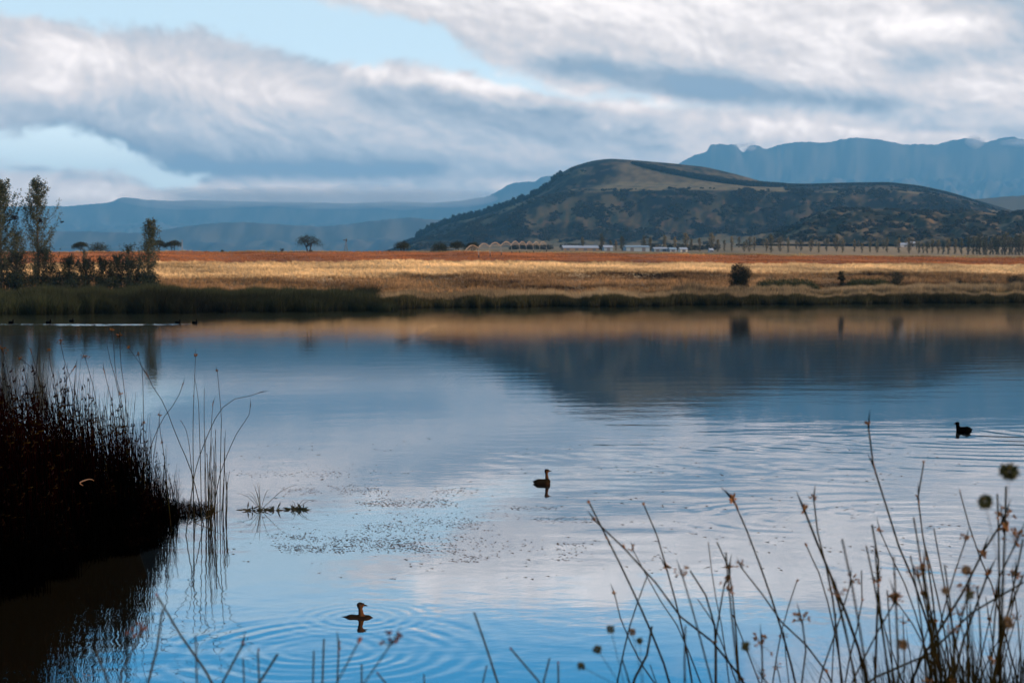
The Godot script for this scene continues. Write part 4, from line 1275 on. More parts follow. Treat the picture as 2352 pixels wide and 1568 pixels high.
func make_clump() -> void:
	# the dense mass, a stand of many thin stems that lean away from the wind
	var b := MB.new()
	for i in 15:
		var a := rng.randf() * TAU
		var foot := Vector3(cos(a), 0, sin(a)) * 0.10 * sqrt(rng.randf())
		var h := rng.randf_range(0.62, 1.0)
		var lean := Vector3(rng.randf_range(-0.42, 0.10), 0, rng.randf_range(-0.2, 0.2))
		var pts := [foot, foot + Vector3(lean.x * 0.12, h * 0.33, lean.z * 0.12), foot + Vector3(lean.x * 0.45, h * 0.68, lean.z * 0.45), foot + lean + Vector3(0, h, 0)]
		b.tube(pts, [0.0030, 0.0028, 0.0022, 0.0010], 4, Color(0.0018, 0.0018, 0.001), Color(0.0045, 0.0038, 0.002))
		if i % 4 == 0:
			var t: Vector3 = pts[3]
			for q in 3:
				var d: Vector3 = (Vector3(-0.3, 0.6, 0) + rv()).normalized()
				b.spindle(t, t + d * 0.024, 0.0042, tint(Color(0.013, 0.0095, 0.0055), 0.4), 4)
		if i % 3 == 0:
			b.leaf(foot, (Vector3(rng.randf_range(-0.6, 0.6), 1, rng.randf_range(-0.5, 0.5))).normalized(), rv(), h * 0.6, 0.007, Color(0.003, 0.0025, 0.0015))
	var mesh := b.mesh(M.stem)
	var xf := []
	var cols := PackedColorArray()
	for i in 2500:
		var D := rng.randf_range(8.5, 13.0)
		var e := clump_edge(D)
		var x := e - 4.2 * pow(rng.randf(), 1.35) + 0.22 * n1.get_noise_2d(D * 160.0, 3.0) + rng.randf_range(-0.05, 0.16)
		var X := px_x(x, D)
		var top := tab([[-400, 770], [0, 790], [130, 812], [230, 850], [300, 910], [350, 985], [400, 1065], [440, 1120], [480, 1150]], X) + lerpf(-24, 440, pow(rng.randf(), 0.75))
		var h := clampf(hy(top, D), 0.12, 1.75)
		xf.append(Transform3D(Basis(Vector3.UP, rng.randf_range(-0.5, 0.5)).scaled(Vector3(lerpf(0.7, 1.0, h / 1.5), h, lerpf(0.7, 1.0, h / 1.5))), Vector3(x, -0.05, -D)))
		cols.append(Color.WHITE * rng.randf_range(0.5, 1.25))
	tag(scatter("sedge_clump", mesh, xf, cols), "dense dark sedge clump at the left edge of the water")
	var g := "stems standing out of the dark sedge clump"
	var c5 := [
		[[[905, 90], [930, 280], [935, 430], [975, 600]], 11.6, [[1.0, "burst", 0.034], [0.72, "burst", 0.03]], "tallest stem above the dark clump, with a brown tuft"],
		[[[970, 130], [985, 400], [1015, 620]], 11.8, [[1.0, "burst", 0.04]], "tall stem with a flat dark tuft, next to the tallest"],
		[[[870, 215], [905, 380], [965, 620]], 11.4, [], "bare stem leaning left against the tallest stem"],
		[[[1045, 230], [1170, 405], [1250, 560], [1330, 680], [1440, 960], [1560, 1250]], 11.9, [[1.0, "burst", 0.026], [0.82, "spike", 0.024]], "long stem leaning left across the gap beside the clump"],
		[[[1122, 285], [1155, 400], [1162, 560], [1165, 760]], 11.7, [[1.0, "burst", 0.03], [0.62, "burst", 0.028]], "upright stem with two tufts right of the tallest pair"],
		[[[1590, 300], [1582, 480], [1570, 860], [1572, 1240]], 12.0, [[1.0, "burst", 0.034], [0.8, "bud", 0.024]], "solitary upright stem with a pale fluffy head"],
		[[[1585, 480], [1612, 650], [1622, 900], [1632, 1250]], 12.1, [], "bare stem twinned with the solitary fluffy one"],
		[[[1768, 420], [1785, 600], [1800, 780], [1792, 1240]], 12.1, [[1.0, "burst", 0.024]], "upright stem with a small brown head, right of the solitary pair"],
		[[[2135, 588], [2050, 618], [1900, 650], [1790, 740], [1690, 940], [1620, 1120], [1580, 1270]], 11.4, [[1.0, "spike", 0.020]], "stem bent over in a wide arc to the right"],
		[[[2040, 690], [2030, 770], [1930, 920], [1840, 1120], [1790, 1260]], 11.5, [[0.97, "spike", 0.018]], "slanting stem with a pointed head below the bent arc"],
		[[[1490, 520], [1480, 570], [1380, 740], [1260, 940]], 11.5, [[1.0, "spike", 0.020], [0.4, "bud", 0.02]], "slanting stem with a brown head over the bright gap"],
		[[[1662, 560], [1660, 760], [1664, 1000], [1672, 1250]], 12.2, [], "faint bare stem right of the solitary pair"],
		[[[1735, 670], [1722, 800], [1715, 1000], [1700, 1300]], 11.8, [[1.0, "spike", 0.022]], "stem with a pale spike at the foot of the arc"],
		[[[1475, 830], [1510, 890], [1532, 980], [1560, 1250]], 11.9, [[1.0, "bud", 0.02]], "drooping stem with a small bud inside the gap"],
		[[[490, 195], [520, 330], [560, 460]], 11.0, [[1.0, "spray", 0.026], [0.5, "burst", 0.03]], "stem with a loose brown spray above the left of the clump"],
		[[[690, 310], [710, 380], [760, 560]], 11.1, [[1.0, "spray", 0.028]], "stem with a broad spray above the middle of the clump"],
		[[[165, 320], [270, 405], [330, 520]], 10.8, [[1.0, "burst", 0.030]], "stem bending left with a dark tuft above the clump's left part"],
		[[[395, 250], [400, 340], [440, 500]], 10.9, [[1.0, "burst", 0.026], [0.6, "burst", 0.026]], "stem with two close tufts above the clump's left part"],
		[[[610, 380], [560, 440], [520, 560]], 11.0, [[1.0, "spike", 0.026]], "stem leaning right with a slanting brown head in the clump"],
		[[[245, 240], [290, 400], [340, 600]], 10.9, [[1.0, "spike", 0.022]], "thin stem with a flat brown head left of the two tufts"],
		[[[20, 260], [60, 420], [90, 600]], 10.6, [[1.0, "spray", 0.04]], "stem with a tawny spray by the left edge"],
		[[[840, 400], [860, 480], [900, 640]], 11.3, [[1.0, "spike", 0.024]], "stem with a narrow head left of the tallest stem's foot"],
		[[[1295, 780], [1300, 900], [1330, 1080]], 11.6, [[1.0, "burst", 0.026], [0.8, "burst", 0.022]], "short stem with two dark tufts before the bright gap"]]
	for a in c5:
		var path := sight(a[0], a[1], 0, 780, 3.336)
		var f: Vector3 = path[0]
		var d: Vector3 = (f - path[1]).normalized()
		if f.y > 0.0:
			var dd := (d + Vector3(0, -0.8, 0)).normalized()
			path.push_front(f + dd * ((f.y + 0.05) / maxf(-dd.y, 0.3)))
		sedge("clump_stem", path, 0.0042, a[2], a[3], g, Color(0.011, 0.011, 0.006), Color(0.10, 0.055, 0.027))
	# the little stand of upright stems beside the arc
	for i in 26:
		var X := lerpf(472, 521, rng.randf())
		var D := rng.randf_range(11.8, 12.6)
		var top := rng.randf_range(985, 1120)
		var foot := pt(X, 1180, D)
		foot.y = -0.05
		var tip := pt(X + rng.randf_range(-7, 9), top, D)
		sedge("stand_stem", [foot, foot.lerp(tip, 0.5) + Vector3(rng.randf_range(-0.02, 0.02), 0, 0), tip], 0.0036, [[1.0, "bud", 0.018]] if i % 4 == 0 else [], "thin dark stem in the small upright stand right of the clump", "stems of the small upright stand", Color(0.010, 0.010, 0.006), Color(0.04, 0.026, 0.013))
	# fallen leaves bent over the water at its edge
	for a in [[[[190, 1115], [182, 1108], [205, 1100], [215, 1104]], 9.6, "dry tan leaf folded over, bright inside the dark clump", Color(0.30, 0.16, 0.09)], [[[510, 1170], [470, 1190], [430, 1205]], 12.0, "dead leaf lying across the clump's foot", Color(0.07, 0.05, 0.025)]]:
		var pts := []
		for q in a[0]:
			pts.append(pt(q[0], q[1], a[1]))
		var t := thing("dry_leaf", pts[0], a[2], "leaf")
		var lb := MB.new()
		var rel := []
		for q in smooth_path(pts, 8):
			rel.append(q - pts[0])
		lb.tube(rel, [0.001, 0.003, 0.004, 0.0045, 0.004, 0.003, 0.002, 0.001], 4, a[3])
		put("blade", lb.mesh(M.plain), t)

func make_weed() -> void:
	# scraps of water weed on the surface, too many to count
	var b := MB.new()
	for i in 5:
		var p := Vector3(rng.randf_range(-0.5, 0.5), 0, rng.randf_range(-0.25, 0.25)) * 1.4
		var d := Vector3(rng.randf_range(-1, 1), 0.16, rng.randf_range(-0.5, 0.5)).normalized()
		b.tube([p - d * 0.8, p + Vector3(0, 0.10, 0), p + d * 0.8 + Vector3(0, rng.randf_range(-0.12, 0.12), 0)], [0.03, 0.075, 0.02], 4, tint(Color(0.05, 0.032, 0.022), 0.3))
	var mesh := b.mesh(M.plain)
	var xf := []
	var cols := PackedColorArray()
	var beds := [[150, 660, 150, 26, 150], [580, 645, 210, 30, 170], [780, 630, 100, 40, 70], [700, 520, 140, 26, 90], [1170, 490, 90, 28, 80], [960, 488, 70, 22, 40], [840, 352, 200, 24, 150], [620, 357, 100, 14, 60], [480, 265, 130, 30, 110], [1110, 272, 90, 22, 60], [90, 272, 90, 16, 50], [1850, 467, 150, 18, 80], [1185, 747, 70, 5, 16], [1000, 665, 130, 30, 60], [330, 600, 200, 14, 80], [600, 560, 300, 30, 60], [1900, 632, 60, 6, 12], [1290, 720, 60, 14, 20], [1930, 690, 90, 40, 24], [1650, 390, 120, 12, 40], [900, 600, 300, 40, 80], [1400, 660, 260, 40, 40], [30, 580, 120, 20, 60], [1100, 440, 300, 30, 40], [0, 160, 260, 16, 60], [300, 140, 300, 40, 40]]
	for q in beds:
		for i in int(q[4] * 1.7):
			var streak: float = floor(rng.randf() * 4.0) / 3.0 - 0.5
			var x: float = q[0] + rng.randf_range(-1, 1) * q[2] * 1.35 + streak * q[2] * 0.5
			var y: float = q[1] + (streak * 1.5 + rng.randf_range(-0.75, 0.75)) * q[3]
			var at := on_water((x / 2.765 + 700) * 0.9408, (y / 2.765 + 1100) * 0.9408)
			var s := rng.randf_range(0.004, 0.013)
			xf.append(Transform3D(Basis(Vector3.UP, rng.randf_range(-0.6, 0.6)).scaled(Vector3(s * 1.3, s * 0.8, s)), at))
			cols.append(Color.WHITE * rng.randf_range(0.5, 1.6))
	for i in 1000:
		var X := rng.randf_range(520, 2250)
		var Y := rng.randf_range(1000, 1330)
		if n1.get_noise_2d(X * 0.6, Y * 2.4) < 0.1:
			continue
		var s := rng.randf_range(0.008, 0.02)
		xf.append(Transform3D(Basis(Vector3.UP, rng.randf_range(-0.6, 0.6)).scaled(Vector3(s * 1.4, s * 0.7, s)), on_water(X, Y)))
		cols.append(Color.WHITE * rng.randf_range(0.5, 1.6))
	tag(scatter("floating_weed", mesh, xf, cols), "brown scraps of water weed floating in broken bands")
	# two rooted tufts that stand out of them
	for a in [[598, 1172, 9, 0.20, "ragged dark water plant with long curved stems beside the clump"], [681, 1170, 3, 0.07, "small dark tuft trailing from the ragged water plant"]]:
		var t := thing("water_plant", on_water(a[0], a[1]), a[4], "water plant")
		var leaves := MB.new()
		for i in 34:
			var al := Vector3(rng.randf_range(-1, 1), rng.randf_range(0.0, 0.22) + (0.9 if i % 9 == 0 else 0.0), rng.randf_range(-0.3, 0.3)).normalized()
			leaves.leaf(Vector3(rng.randf_range(-1, 1) * a[3] * 0.8, 0.0, rng.randf_range(-0.03, 0.03)), al, Vector3(0, 0.2, 1).cross(al).normalized(), rng.randf_range(0.04, 0.10), 0.014, tint(Color(0.022, 0.022, 0.012), 0.3))
		put("leaves", leaves.mesh(M.plain), t)
		for i in a[2]:
			var d: Vector3 = Vector3(rng.randf_range(-0.35, 0.6), rng.randf_range(0.1, 0.3), rng.randf_range(-0.2, 0.2)) * (a[3] / 0.20)
			var sb := MB.new()
			var path := smooth_path([Vector3.ZERO, d * 0.6 + Vector3(0, 0.04, 0), d], 6)
			sb.tube(path, [0.0022, 0.0022, 0.002, 0.0018, 0.0014, 0.0008], 4, Color(0.04, 0.04, 0.02))
			put("stem", sb.mesh(M.plain), t)

# ---------------------------------------------------------------- mist
func make_mist() -> void:
	var m := FogMaterial.new()
	m.albedo = Color(0.97, 0.95, 0.95)
	m.density = 0.0016
	# where it hangs, how wide and high it looks, depth
	for a in [[1716, 338, 40, 16, 18300, "cap of cloud caught in the notch beside the square buttress"], [2246, 336, 34, 36, 18200, "tongue of cloud spilling down a gully of the escarpment"], [2330, 330, 70, 16, 18300, "cloud cap on the escarpment's right summit"]]:
		for i in 4:
			var f := FogVolume.new()
			f.name = numbered("cloud_cap")
			f.shape = RenderingServer.FOG_VOLUME_SHAPE_ELLIPSOID
			f.material = m
			var k: float = a[4] / F
			f.size = Vector3(a[2] * k * rng.randf_range(0.5, 0.9), a[3] * k * rng.randf_range(0.5, 0.9), 500)
			add_child(f)
			f.position = pt(a[0] + rng.randf_range(-0.4, 0.4) * a[2], a[1] + rng.randf_range(-0.4, 0.4) * a[3], a[4])
			tag(f, a[5], "", "", "stuff")
	var soft_m := FogMaterial.new()
	soft_m.albedo = Color(0.97, 0.96, 0.96)
	soft_m.density = 0.00022
	for i in 11:
		var f := FogVolume.new()
		f.name = numbered("cloud_bank")
		f.shape = RenderingServer.FOG_VOLUME_SHAPE_ELLIPSOID
		f.material = soft_m
		var k := 17000.0 / F
		f.size = Vector3(rng.randf_range(160, 330) * k, rng.randf_range(34, 56) * k, 1800)
		add_child(f)
		f.position = pt(430.0 + i * 60.0 + rng.randf_range(-25, 25), 452.0 + rng.randf_range(-8, 6), 17000.0)
		tag(f, "low cloud lying along the top of the far mountain range", "", "", "stuff")

# ---------------------------------------------------------------- birds
func capsule(p: Vector3, a: Vector3, b: Vector3, ra: float, rb: float, flat: float) -> float:
	var q := Vector3(p.x, p.y, p.z / flat)
	var ab := b - a
	var h := clampf((q - a).dot(ab) / maxf(ab.length_squared(), 1e-9), 0.0, 1.0)
	return (q - a - ab * h).length() - lerpf(ra, rb, h)

# one smooth skin round tapered bones: [from, to, radius, radius, width over height]
func skin(bones: Array, cell: float, lo: Vector3, hi: Vector3, blend: float, paint: Callable) -> ArrayMesh:
	var n := Vector3i(((hi - lo) / cell).ceil()) + Vector3i.ONE
	var d := PackedFloat32Array()
	d.resize(n.x * n.y * n.z)
	for z in n.z:
		for y in n.y:
			for x in n.x:
				var p := lo + Vector3(x, y, z) * cell
				var v := 1.0
				for b in bones:
					var e := capsule(p, b[0], b[1], b[2], b[3], b[4])
					var k := clampf(0.5 + 0.5 * (v - e) / blend, 0.0, 1.0)
					v = lerpf(v, e, k) - blend * k * (1.0 - k)
				d[(z * n.y + y) * n.x + x] = v
	var m := MB.new()
	var id := PackedInt32Array()
	id.resize(d.size())
	id.fill(-1)
	for z in n.z - 1:
		for y in n.y - 1:
			for x in n.x - 1:
				var sum := Vector3.ZERO
				var cnt := 0
				var c := []
				for i in 8:
					c.append(d[((z + (i >> 2)) * n.y + y + ((i >> 1) & 1)) * n.x + x + (i & 1)])
				for e in [[0, 1], [2, 3], [4, 5], [6, 7], [0, 2], [1, 3], [4, 6], [5, 7], [0, 4], [1, 5], [2, 6], [3, 7]]:
					var a: float = c[e[0]]
					var b: float = c[e[1]]
					if (a < 0.0) != (b < 0.0):
						var t := a / (a - b)
						var pa := Vector3(e[0] & 1, (e[0] >> 1) & 1, e[0] >> 2)
						var pb := Vector3(e[1] & 1, (e[1] >> 1) & 1, e[1] >> 2)
						sum += pa.lerp(pb, t)
						cnt += 1
				if cnt == 0:
					continue
				var p := lo + (Vector3(x, y, z) + sum / cnt) * cell
				id[(z * n.y + y) * n.x + x] = m.v.size()
				m.v.append(p)
				m.n.append(Vector3(c[1] + c[3] + c[5] + c[7] - c[0] - c[2] - c[4] - c[6], c[2] + c[3] + c[6] + c[7] - c[0] - c[1] - c[4] - c[5], c[4] + c[5] + c[6] + c[7] - c[0] - c[1] - c[2] - c[3]).normalized())
				m.c.append(paint.call(p))
	for z in range(1, n.z - 1):
		for y in range(1, n.y - 1):
			for x in range(1, n.x - 1):
				var a := (z * n.y + y) * n.x + x
				for axis in 3:
					var st: int = [1, n.x, n.x * n.y][axis]
					if (d[a] < 0.0) == (d[a + st] < 0.0):
						continue
					var u: int = [n.x, n.x * n.y, 1][axis]
					var w: int = [n.x * n.y, 1, n.x][axis]
					var q := [id[a], id[a - u], id[a - u - w], id[a - w]]
					if d[a] < 0.0:
						q.reverse()
					m.ix.append_array(PackedInt32Array([q[0], q[1], q[2], q[0], q[2], q[3]]))
	return m.mesh(M.feather)

func bird_eye(b: Node3D, at: Vector3, r: float) -> void:
	for s in [1, -1]:
		var m := SphereMesh.new()
		m.radius = r
		m.height = r * 2.0
		m.radial_segments = 10
		m.rings = 6
		m.material = M.eye
		put("eye", m, b).position = Vector3(at.x, at.y, at.z * s)

func make_birds() -> void:
	M.feather = mat(0.95, 0.12)
	M.eye = StandardMaterial3D.new()
	M.eye.albedo_color = Color(0.02, 0.015, 0.01)
	M.eye.roughness = 0.1
	var V := Vector3(0, 0, 0)
	# near grebe: sits low, neck straight up from the middle of its back
	var near := [[Vector3(-0.118, -0.010, 0), Vector3(-0.05, -0.018, 0), 0.010, 0.030, 1.5], [Vector3(-0.05, -0.018, 0), Vector3(0.05, -0.018, 0), 0.033, 0.033, 1.5], [Vector3(0.05, -0.018, 0), Vector3(0.098, -0.014, 0), 0.030, 0.013, 1.3],
		[Vector3(0.018, -0.01, 0), Vector3(0.012, 0.035, 0), 0.024, 0.0125, 1.0], [Vector3(0.012, 0.035, 0), Vector3(0.008, 0.066, 0), 0.0115, 0.0125, 1.0], [Vector3(0.006, 0.076, 0), Vector3(0.020, 0.077, 0), 0.0185, 0.0145, 0.88]]
	var t := thing("grebe", grebe_near, "brown grebe swimming low inside rings of ripples, nearest the viewer", "bird", "grebes on the water")
	put("body", skin(near, 0.0042, Vector3(-0.138, -0.060, -0.06), Vector3(0.122, 0.102, 0.06), 0.012, func(p): return grebe_paint(p, 0.012, 0.077)), t)
	grebe_bill(t, Vector3(0.033, 0.076, 0))
	bird_eye(t, Vector3(0.021, 0.081, 0.0125), 0.0026)
	t.rotation.y = -0.15
	# far grebe: neck up from the breast
	var far := [[Vector3(-0.115, 0.016, 0), Vector3(-0.06, 0.006, 0), 0.006, 0.028, 1.3], [Vector3(-0.06, 0.006, 0), Vector3(0.02, 0.004, 0), 0.038, 0.040, 1.25], [Vector3(0.02, 0.006, 0), Vector3(0.036, 0.020, 0), 0.036, 0.026, 1.05],
		[Vector3(0.036, 0.020, 0), Vector3(0.026, 0.070, 0), 0.022, 0.0135, 1.0], [Vector3(0.026, 0.070, 0), Vector3(0.024, 0.108, 0), 0.0135, 0.014, 1.0], [Vector3(0.022, 0.128, 0), Vector3(0.038, 0.130, 0), 0.0205, 0.016, 0.88]]
	t = thing("grebe", grebe_far, "slim brown grebe with upright neck, farther out in mid lake", "bird", "grebes on the water")
	put("body", skin(far, 0.0048, Vector3(-0.135, -0.05, -0.065), Vector3(0.075, 0.16, 0.065), 0.014, func(p): return grebe_paint(p, 0.03, 0.130)), t)
	grebe_bill(t, Vector3(0.053, 0.128, 0))
	bird_eye(t, Vector3(0.040, 0.134, 0.0135), 0.003)
	t.rotation.y = -0.2
	# coot, all black, swimming away to the left
	var co := [[Vector3(-0.10, 0.026, 0), Vector3(-0.04, 0.012, 0), 0.012, 0.048, 1.15], [Vector3(-0.04, 0.012, 0), Vector3(0.06, 0.008, 0), 0.054, 0.050, 1.15], [Vector3(0.06, 0.012, 0), Vector3(0.088, 0.05, 0), 0.040, 0.022, 1.0],
		[Vector3(0.088, 0.05, 0), Vector3(0.092, 0.092, 0), 0.022, 0.020, 1.0], [Vector3(0.092, 0.104, 0), Vector3(0.108, 0.102, 0), 0.024, 0.019, 0.9]]
	t = thing("coot", coot_at, "black coot drawing a fan of ripples at the right", "bird")
	put("body", skin(co, 0.006, Vector3(-0.13, -0.06, -0.08), Vector3(0.145, 0.14, 0.08), 0.018, func(_p): return Color(0.003, 0.003, 0.0035)), t)
	var bill := MB.new()
	bill.tube([Vector3(0.118, 0.103, 0), Vector3(0.134, 0.097, 0), Vector3(0.148, 0.091, 0)], [0.011, 0.007, 0.001], 8, Color(0.10, 0.09, 0.08))
	put("bill", bill.mesh(M.feather), t)
	bird_eye(t, Vector3(0.108, 0.108, 0.017), 0.003)
	t.rotation.y = PI - 0.5
	var where := [[24, 741, "left edge of the bright streak"], [110, 741, "second along the bright streak"], [163, 737.5, "just above the bright streak"], [407, 741, "near the right end of the bright streak"], [446, 741.5, "last, at the right tip of the bright streak"]]
	for w in where:
		var at := on_water(w[0], w[1])
		var c := copy(t, at, rng.randf_range(-0.6, 0.6), Vector3(1.5, 1.5, 1.5), "tiny dark waterbird on the far water, %s" % w[2], "waterbirds by the bright streak")
	# a bird in flight before the mountains
	t = thing("flying_bird", pt(142, 510, 95.0), "small dark bird in flight right of the tall poplars", "bird")
	var body := MB.new()
	body.tube([Vector3(-0.14, -0.06, 0), Vector3(-0.06, -0.02, 0), Vector3(0.03, 0.02, 0), Vector3(0.09, 0.05, 0), Vector3(0.13, 0.06, 0)], [0.01, 0.042, 0.05, 0.03, 0.004], 8, Color(0.012, 0.012, 0.012))
	put("body", body.mesh(M.feather), t)
	for s in [1, -1]:
		var wing := MB.new()
		for q in 5:
			var r0 := Vector3(0.02 - q * 0.022, 0.02, 0.03 * s)
			wing.leaf(r0, Vector3(-0.25 - q * 0.2, 0.35, 1.0 * s).normalized(), Vector3(1, 0.1, 0), 0.24 - q * 0.022, 0.05, Color(0.014, 0.013, 0.012))
		put("wing", wing.mesh(M.feather), t)
	# nests in the poplars
	for a in [[33, 500, 198.5, 0.42, "dark ragged nest high in the edge poplar"], [92, 506, 198.5, 0.30, "dark ragged nest half way up the open-crowned poplar"]]:
		t = thing("nest", pt(a[0], a[1], a[2]), a[4], "nest")
		var nb := MB.new()
		for q in 160:
			var p: Vector3 = rv() * a[3] * sqrt(rng.randf())
			var d := rv()
			nb.tube([p - d * 0.12, p + d * 0.12], [0.02, 0.012], 3, Color(0.012, 0.010, 0.008))
		put("twigs", nb.mesh(M.bark), t)

func grebe_paint(p: Vector3, neck: float, head: float) -> Color:
	var back := Color(0.012, 0.008, 0.006)
	var flank := Color(0.024, 0.014, 0.009)
	var c := flank.lerp(back, smoothstep(-0.002, 0.014, p.y))
	if p.y > head - 0.075 and absf(p.x - neck) < 0.032 and p.y > 0.012:
		c = Color(0.060, 0.029, 0.015).lerp(Color(0.016, 0.009, 0.006), smoothstep(neck + 0.004, neck - 0.012, p.x))
		c = c.lerp(Color(0.018, 0.012, 0.009), smoothstep(head + 0.001, head + 0.007, p.y))
	return c

func grebe_bill(t: Node3D, at: Vector3) -> void:
	var b := MB.new()
	b.tube([at, at + Vector3(0.012, -0.001, 0), at + Vector3(0.026, -0.004, 0)], [0.0062, 0.0042, 0.0008], 8, Color(0.03, 0.025, 0.02))
	put("bill", b.mesh(M.feather), t)

# ---------------------------------------------------------------- works of man
func shed(X0: float, X1: float, D: float, wall: float, roof: float, deep: float, wc: Color, rc: Color, label: String, doors := 1) -> void:
	var at := tree_at((X0 + X1) / 2.0, D) - Vector3(0, 0.1, 0)
	var w := (X1 - X0) / F * D
	var t := thing("shed" if w > 7.0 else "farm_building", at, label, "building", "farm buildings in the valley")
	t.rotation.y = 0.12
	var b := MB.new()
	b.box(Vector3(-w / 2, -0.3, -deep / 2), Vector3(w / 2, wall, deep / 2), wc)
	for s in [-1, 1]:
		b.tri(Vector3(s * w / 2, wall, -deep / 2), Vector3(s * w / 2, wall, deep / 2), Vector3(s * w / 2, wall + roof, 0), wc)
	put("wall", b.mesh(M.plain), t)
	for s in [-1, 1]:
		var r := MB.new()
		var e := deep / 2 + 0.5
		var y := wall - roof / deep
		r.quad(Vector3(-w / 2 - 0.4, y, s * e), Vector3(-w / 2 - 0.4, wall + roof + 0.1, 0), Vector3(w / 2 + 0.4, wall + roof + 0.1, 0), Vector3(w / 2 + 0.4, y, s * e), rc)
		r.quad(Vector3(-w / 2 - 0.4, y - 0.12, s * e), Vector3(-w / 2 - 0.4, wall + roof - 0.02, 0), Vector3(w / 2 + 0.4, wall + roof - 0.02, 0), Vector3(w / 2 + 0.4, y - 0.12, s * e), rc)
		put("roof", r.mesh(M.plain), t)
	for i in doors:
		var db := MB.new()
		var x := -w / 2 + w * (i + 0.5) / doors
		db.box(Vector3(x - 1.2, -0.1, deep / 2 + 0.01), Vector3(x + 1.2, wall * 0.8, deep / 2 + 0.06), Color(0.10, 0.10, 0.11))
		put("door", db.mesh(M.plain), t)

func make_farm() -> void:
	var white := Color(0.29, 0.31, 0.35)
	var blue := Color(0.20, 0.26, 0.31)
	shed(1291, 1372, 1000, 2.2, 1.7, 12, Color(0.20, 0.15, 0.11), white, "long low building with a white roof, leftmost of the farm", 4)
	shed(1385, 1405, 985, 2.6, 1.3, 8, blue, white, "small whitish building behind the dark broad poplar")
	shed(1434, 1488, 985, 3.1, 1.0, 12, blue, blue, "wide pale blue shed in the middle of the farm", 2)
	shed(1499, 1530, 990, 2.2, 1.0, 9, blue, white, "pale low shed right of the wide blue one", 2)
	shed(1536, 1551, 985, 2.0, 1.2, 7, white, blue, "small pale building with a bluish roof, fifth from the left")
	shed(1560, 1576, 1000, 2.2, 1.2, 7, Color(0.5, 0.48, 0.44), white, "small building among the first poplars of the long row")
	shed(1628, 1636, 1000, 1.8, 1.1, 5, white, white, "tiny white building alone among the long row's poplars")
	shed(2064, 2086, 1535, 2.6, 1.8, 8, white, white, "white farmhouse at the foot of the foothill")
	shed(2084, 2100, 1560, 3.0, 2.6, 7, Color(0.55, 0.54, 0.52), white, "taller white wing behind the farmhouse")
	shed(1949, 1956, 1640, 2.2, 1.4, 5, white, white, "tiny white hut among the bush left of the farmhouse")
	shed(1986, 1994, 1610, 2.2, 1.2, 5, white, white, "tiny white hut nearest the farmhouse on its left")
	# irrigation arm: arched spans of pipe on wheeled towers
	var t := thing("irrigation_arm", Vector3.ZERO, "long wheeled irrigation arm of arched pipe spans on the rust red field", "irrigation arm")
	var xs := [1068, 1098, 1124, 1150, 1174, 1192, 1208, 1224, 1239, 1254]
	var ds := [322, 340, 356, 374, 390, 404, 416, 427, 437, 447]
	var tops := []
	var steel := Color(0.34, 0.24, 0.15)
	t.position = tree_at(1098, 340)
	for i in xs.size():
		var g := tree_at(xs[i], ds[i]) - t.position
		tops.append(g + Vector3(0, 2.5 if i > 0 else 1.9, 0))
		if i == 0:
			continue
		var tower := MB.new()
		for s in [-1, 1]:
			tower.tube([g + Vector3(0.2, 0.36, s * 1.2), tops[i]], [0.06, 0.05], 5, Color(0.22, 0.22, 0.22))
		tower.tube([g + Vector3(0.2, 0.36, -1.2), g + Vector3(0.2, 0.36, 1.2)], [0.06, 0.06], 5, Color(0.22, 0.22, 0.22))
		var o := put("tower", tower.mesh(M.plain), t)
		for s in [-1, 1]:
			var wheel := MB.new()
			var hub := g + Vector3(0.2, 0.36, s * 1.2)
			var rim := []
			var rr := []
			for q in 17:
				rim.append(hub + Vector3(0, cos(TAU * q / 16.0), sin(TAU * q / 16.0)) * 0.33)
				rr.append(0.11)
			wheel.tube(rim, rr, 6, Color(0.03, 0.03, 0.03))
			for q in 4:
				var dd := Vector3(0, cos(PI * q / 4.0), sin(PI * q / 4.0)) * 0.3
				wheel.tube([hub - dd, hub + dd], [0.03, 0.03], 4, Color(0.08, 0.08, 0.08))
			put("wheel", wheel.mesh(M.plain), o)
	for i in xs.size() - 1:
		var span := MB.new()
		var path := []
		var rad := []
		for q in 13:
			var f := q / 12.0
			path.append(tops[i].lerp(tops[i + 1], f) + Vector3(0, sin(f * PI) * 0.95, 0))
			rad.append(0.065)
		span.tube(path, rad, 6, steel)
		var o := put("pipe_span", span.mesh(M.steel), t)
		var truss := MB.new()
		for q in range(1, 12):
			var low: Vector3 = tops[i].lerp(tops[i + 1], q / 12.0) + Vector3(0, sin(q / 12.0 * PI) * 0.25 - 0.34, 0)
			truss.tube([path[q - 1], low], [0.022, 0.022], 4, Color(0.25, 0.22, 0.19))
			truss.tube([low, path[q + 1]], [0.022, 0.022], 4, Color(0.25, 0.22, 0.19))
		put("truss", truss.mesh(M.plain), o)
	# wind pump and pole on the crest
	t = thing("wind_pump", tree_at(795, 432), "thin lattice wind pump on the crest right of the large thorn tree", "wind pump")
	var b := MB.new()
	for q in 4:
		var d := Vector3([-1, 1, 1, -1][q], 0, [-1, -1, 1, 1][q])
		b.tube([d * 0.9, d * 0.12 + Vector3(0, 6.2, 0)], [0.07, 0.05], 4, Color(0.10, 0.10, 0.10))
		for k in 4:
			var f := 1.0 - k * 0.22
			b.tube([d * 0.9 * f + Vector3(0, k * 1.5, 0), Vector3(-d.z, 0, d.x) * 0.9 * (f - 0.2) + Vector3(0, (k + 1) * 1.5, 0)], [0.035, 0.035], 4, Color(0.10, 0.10, 0.10))
	put("tower", b.mesh(M.plain), t)
	b = MB.new()
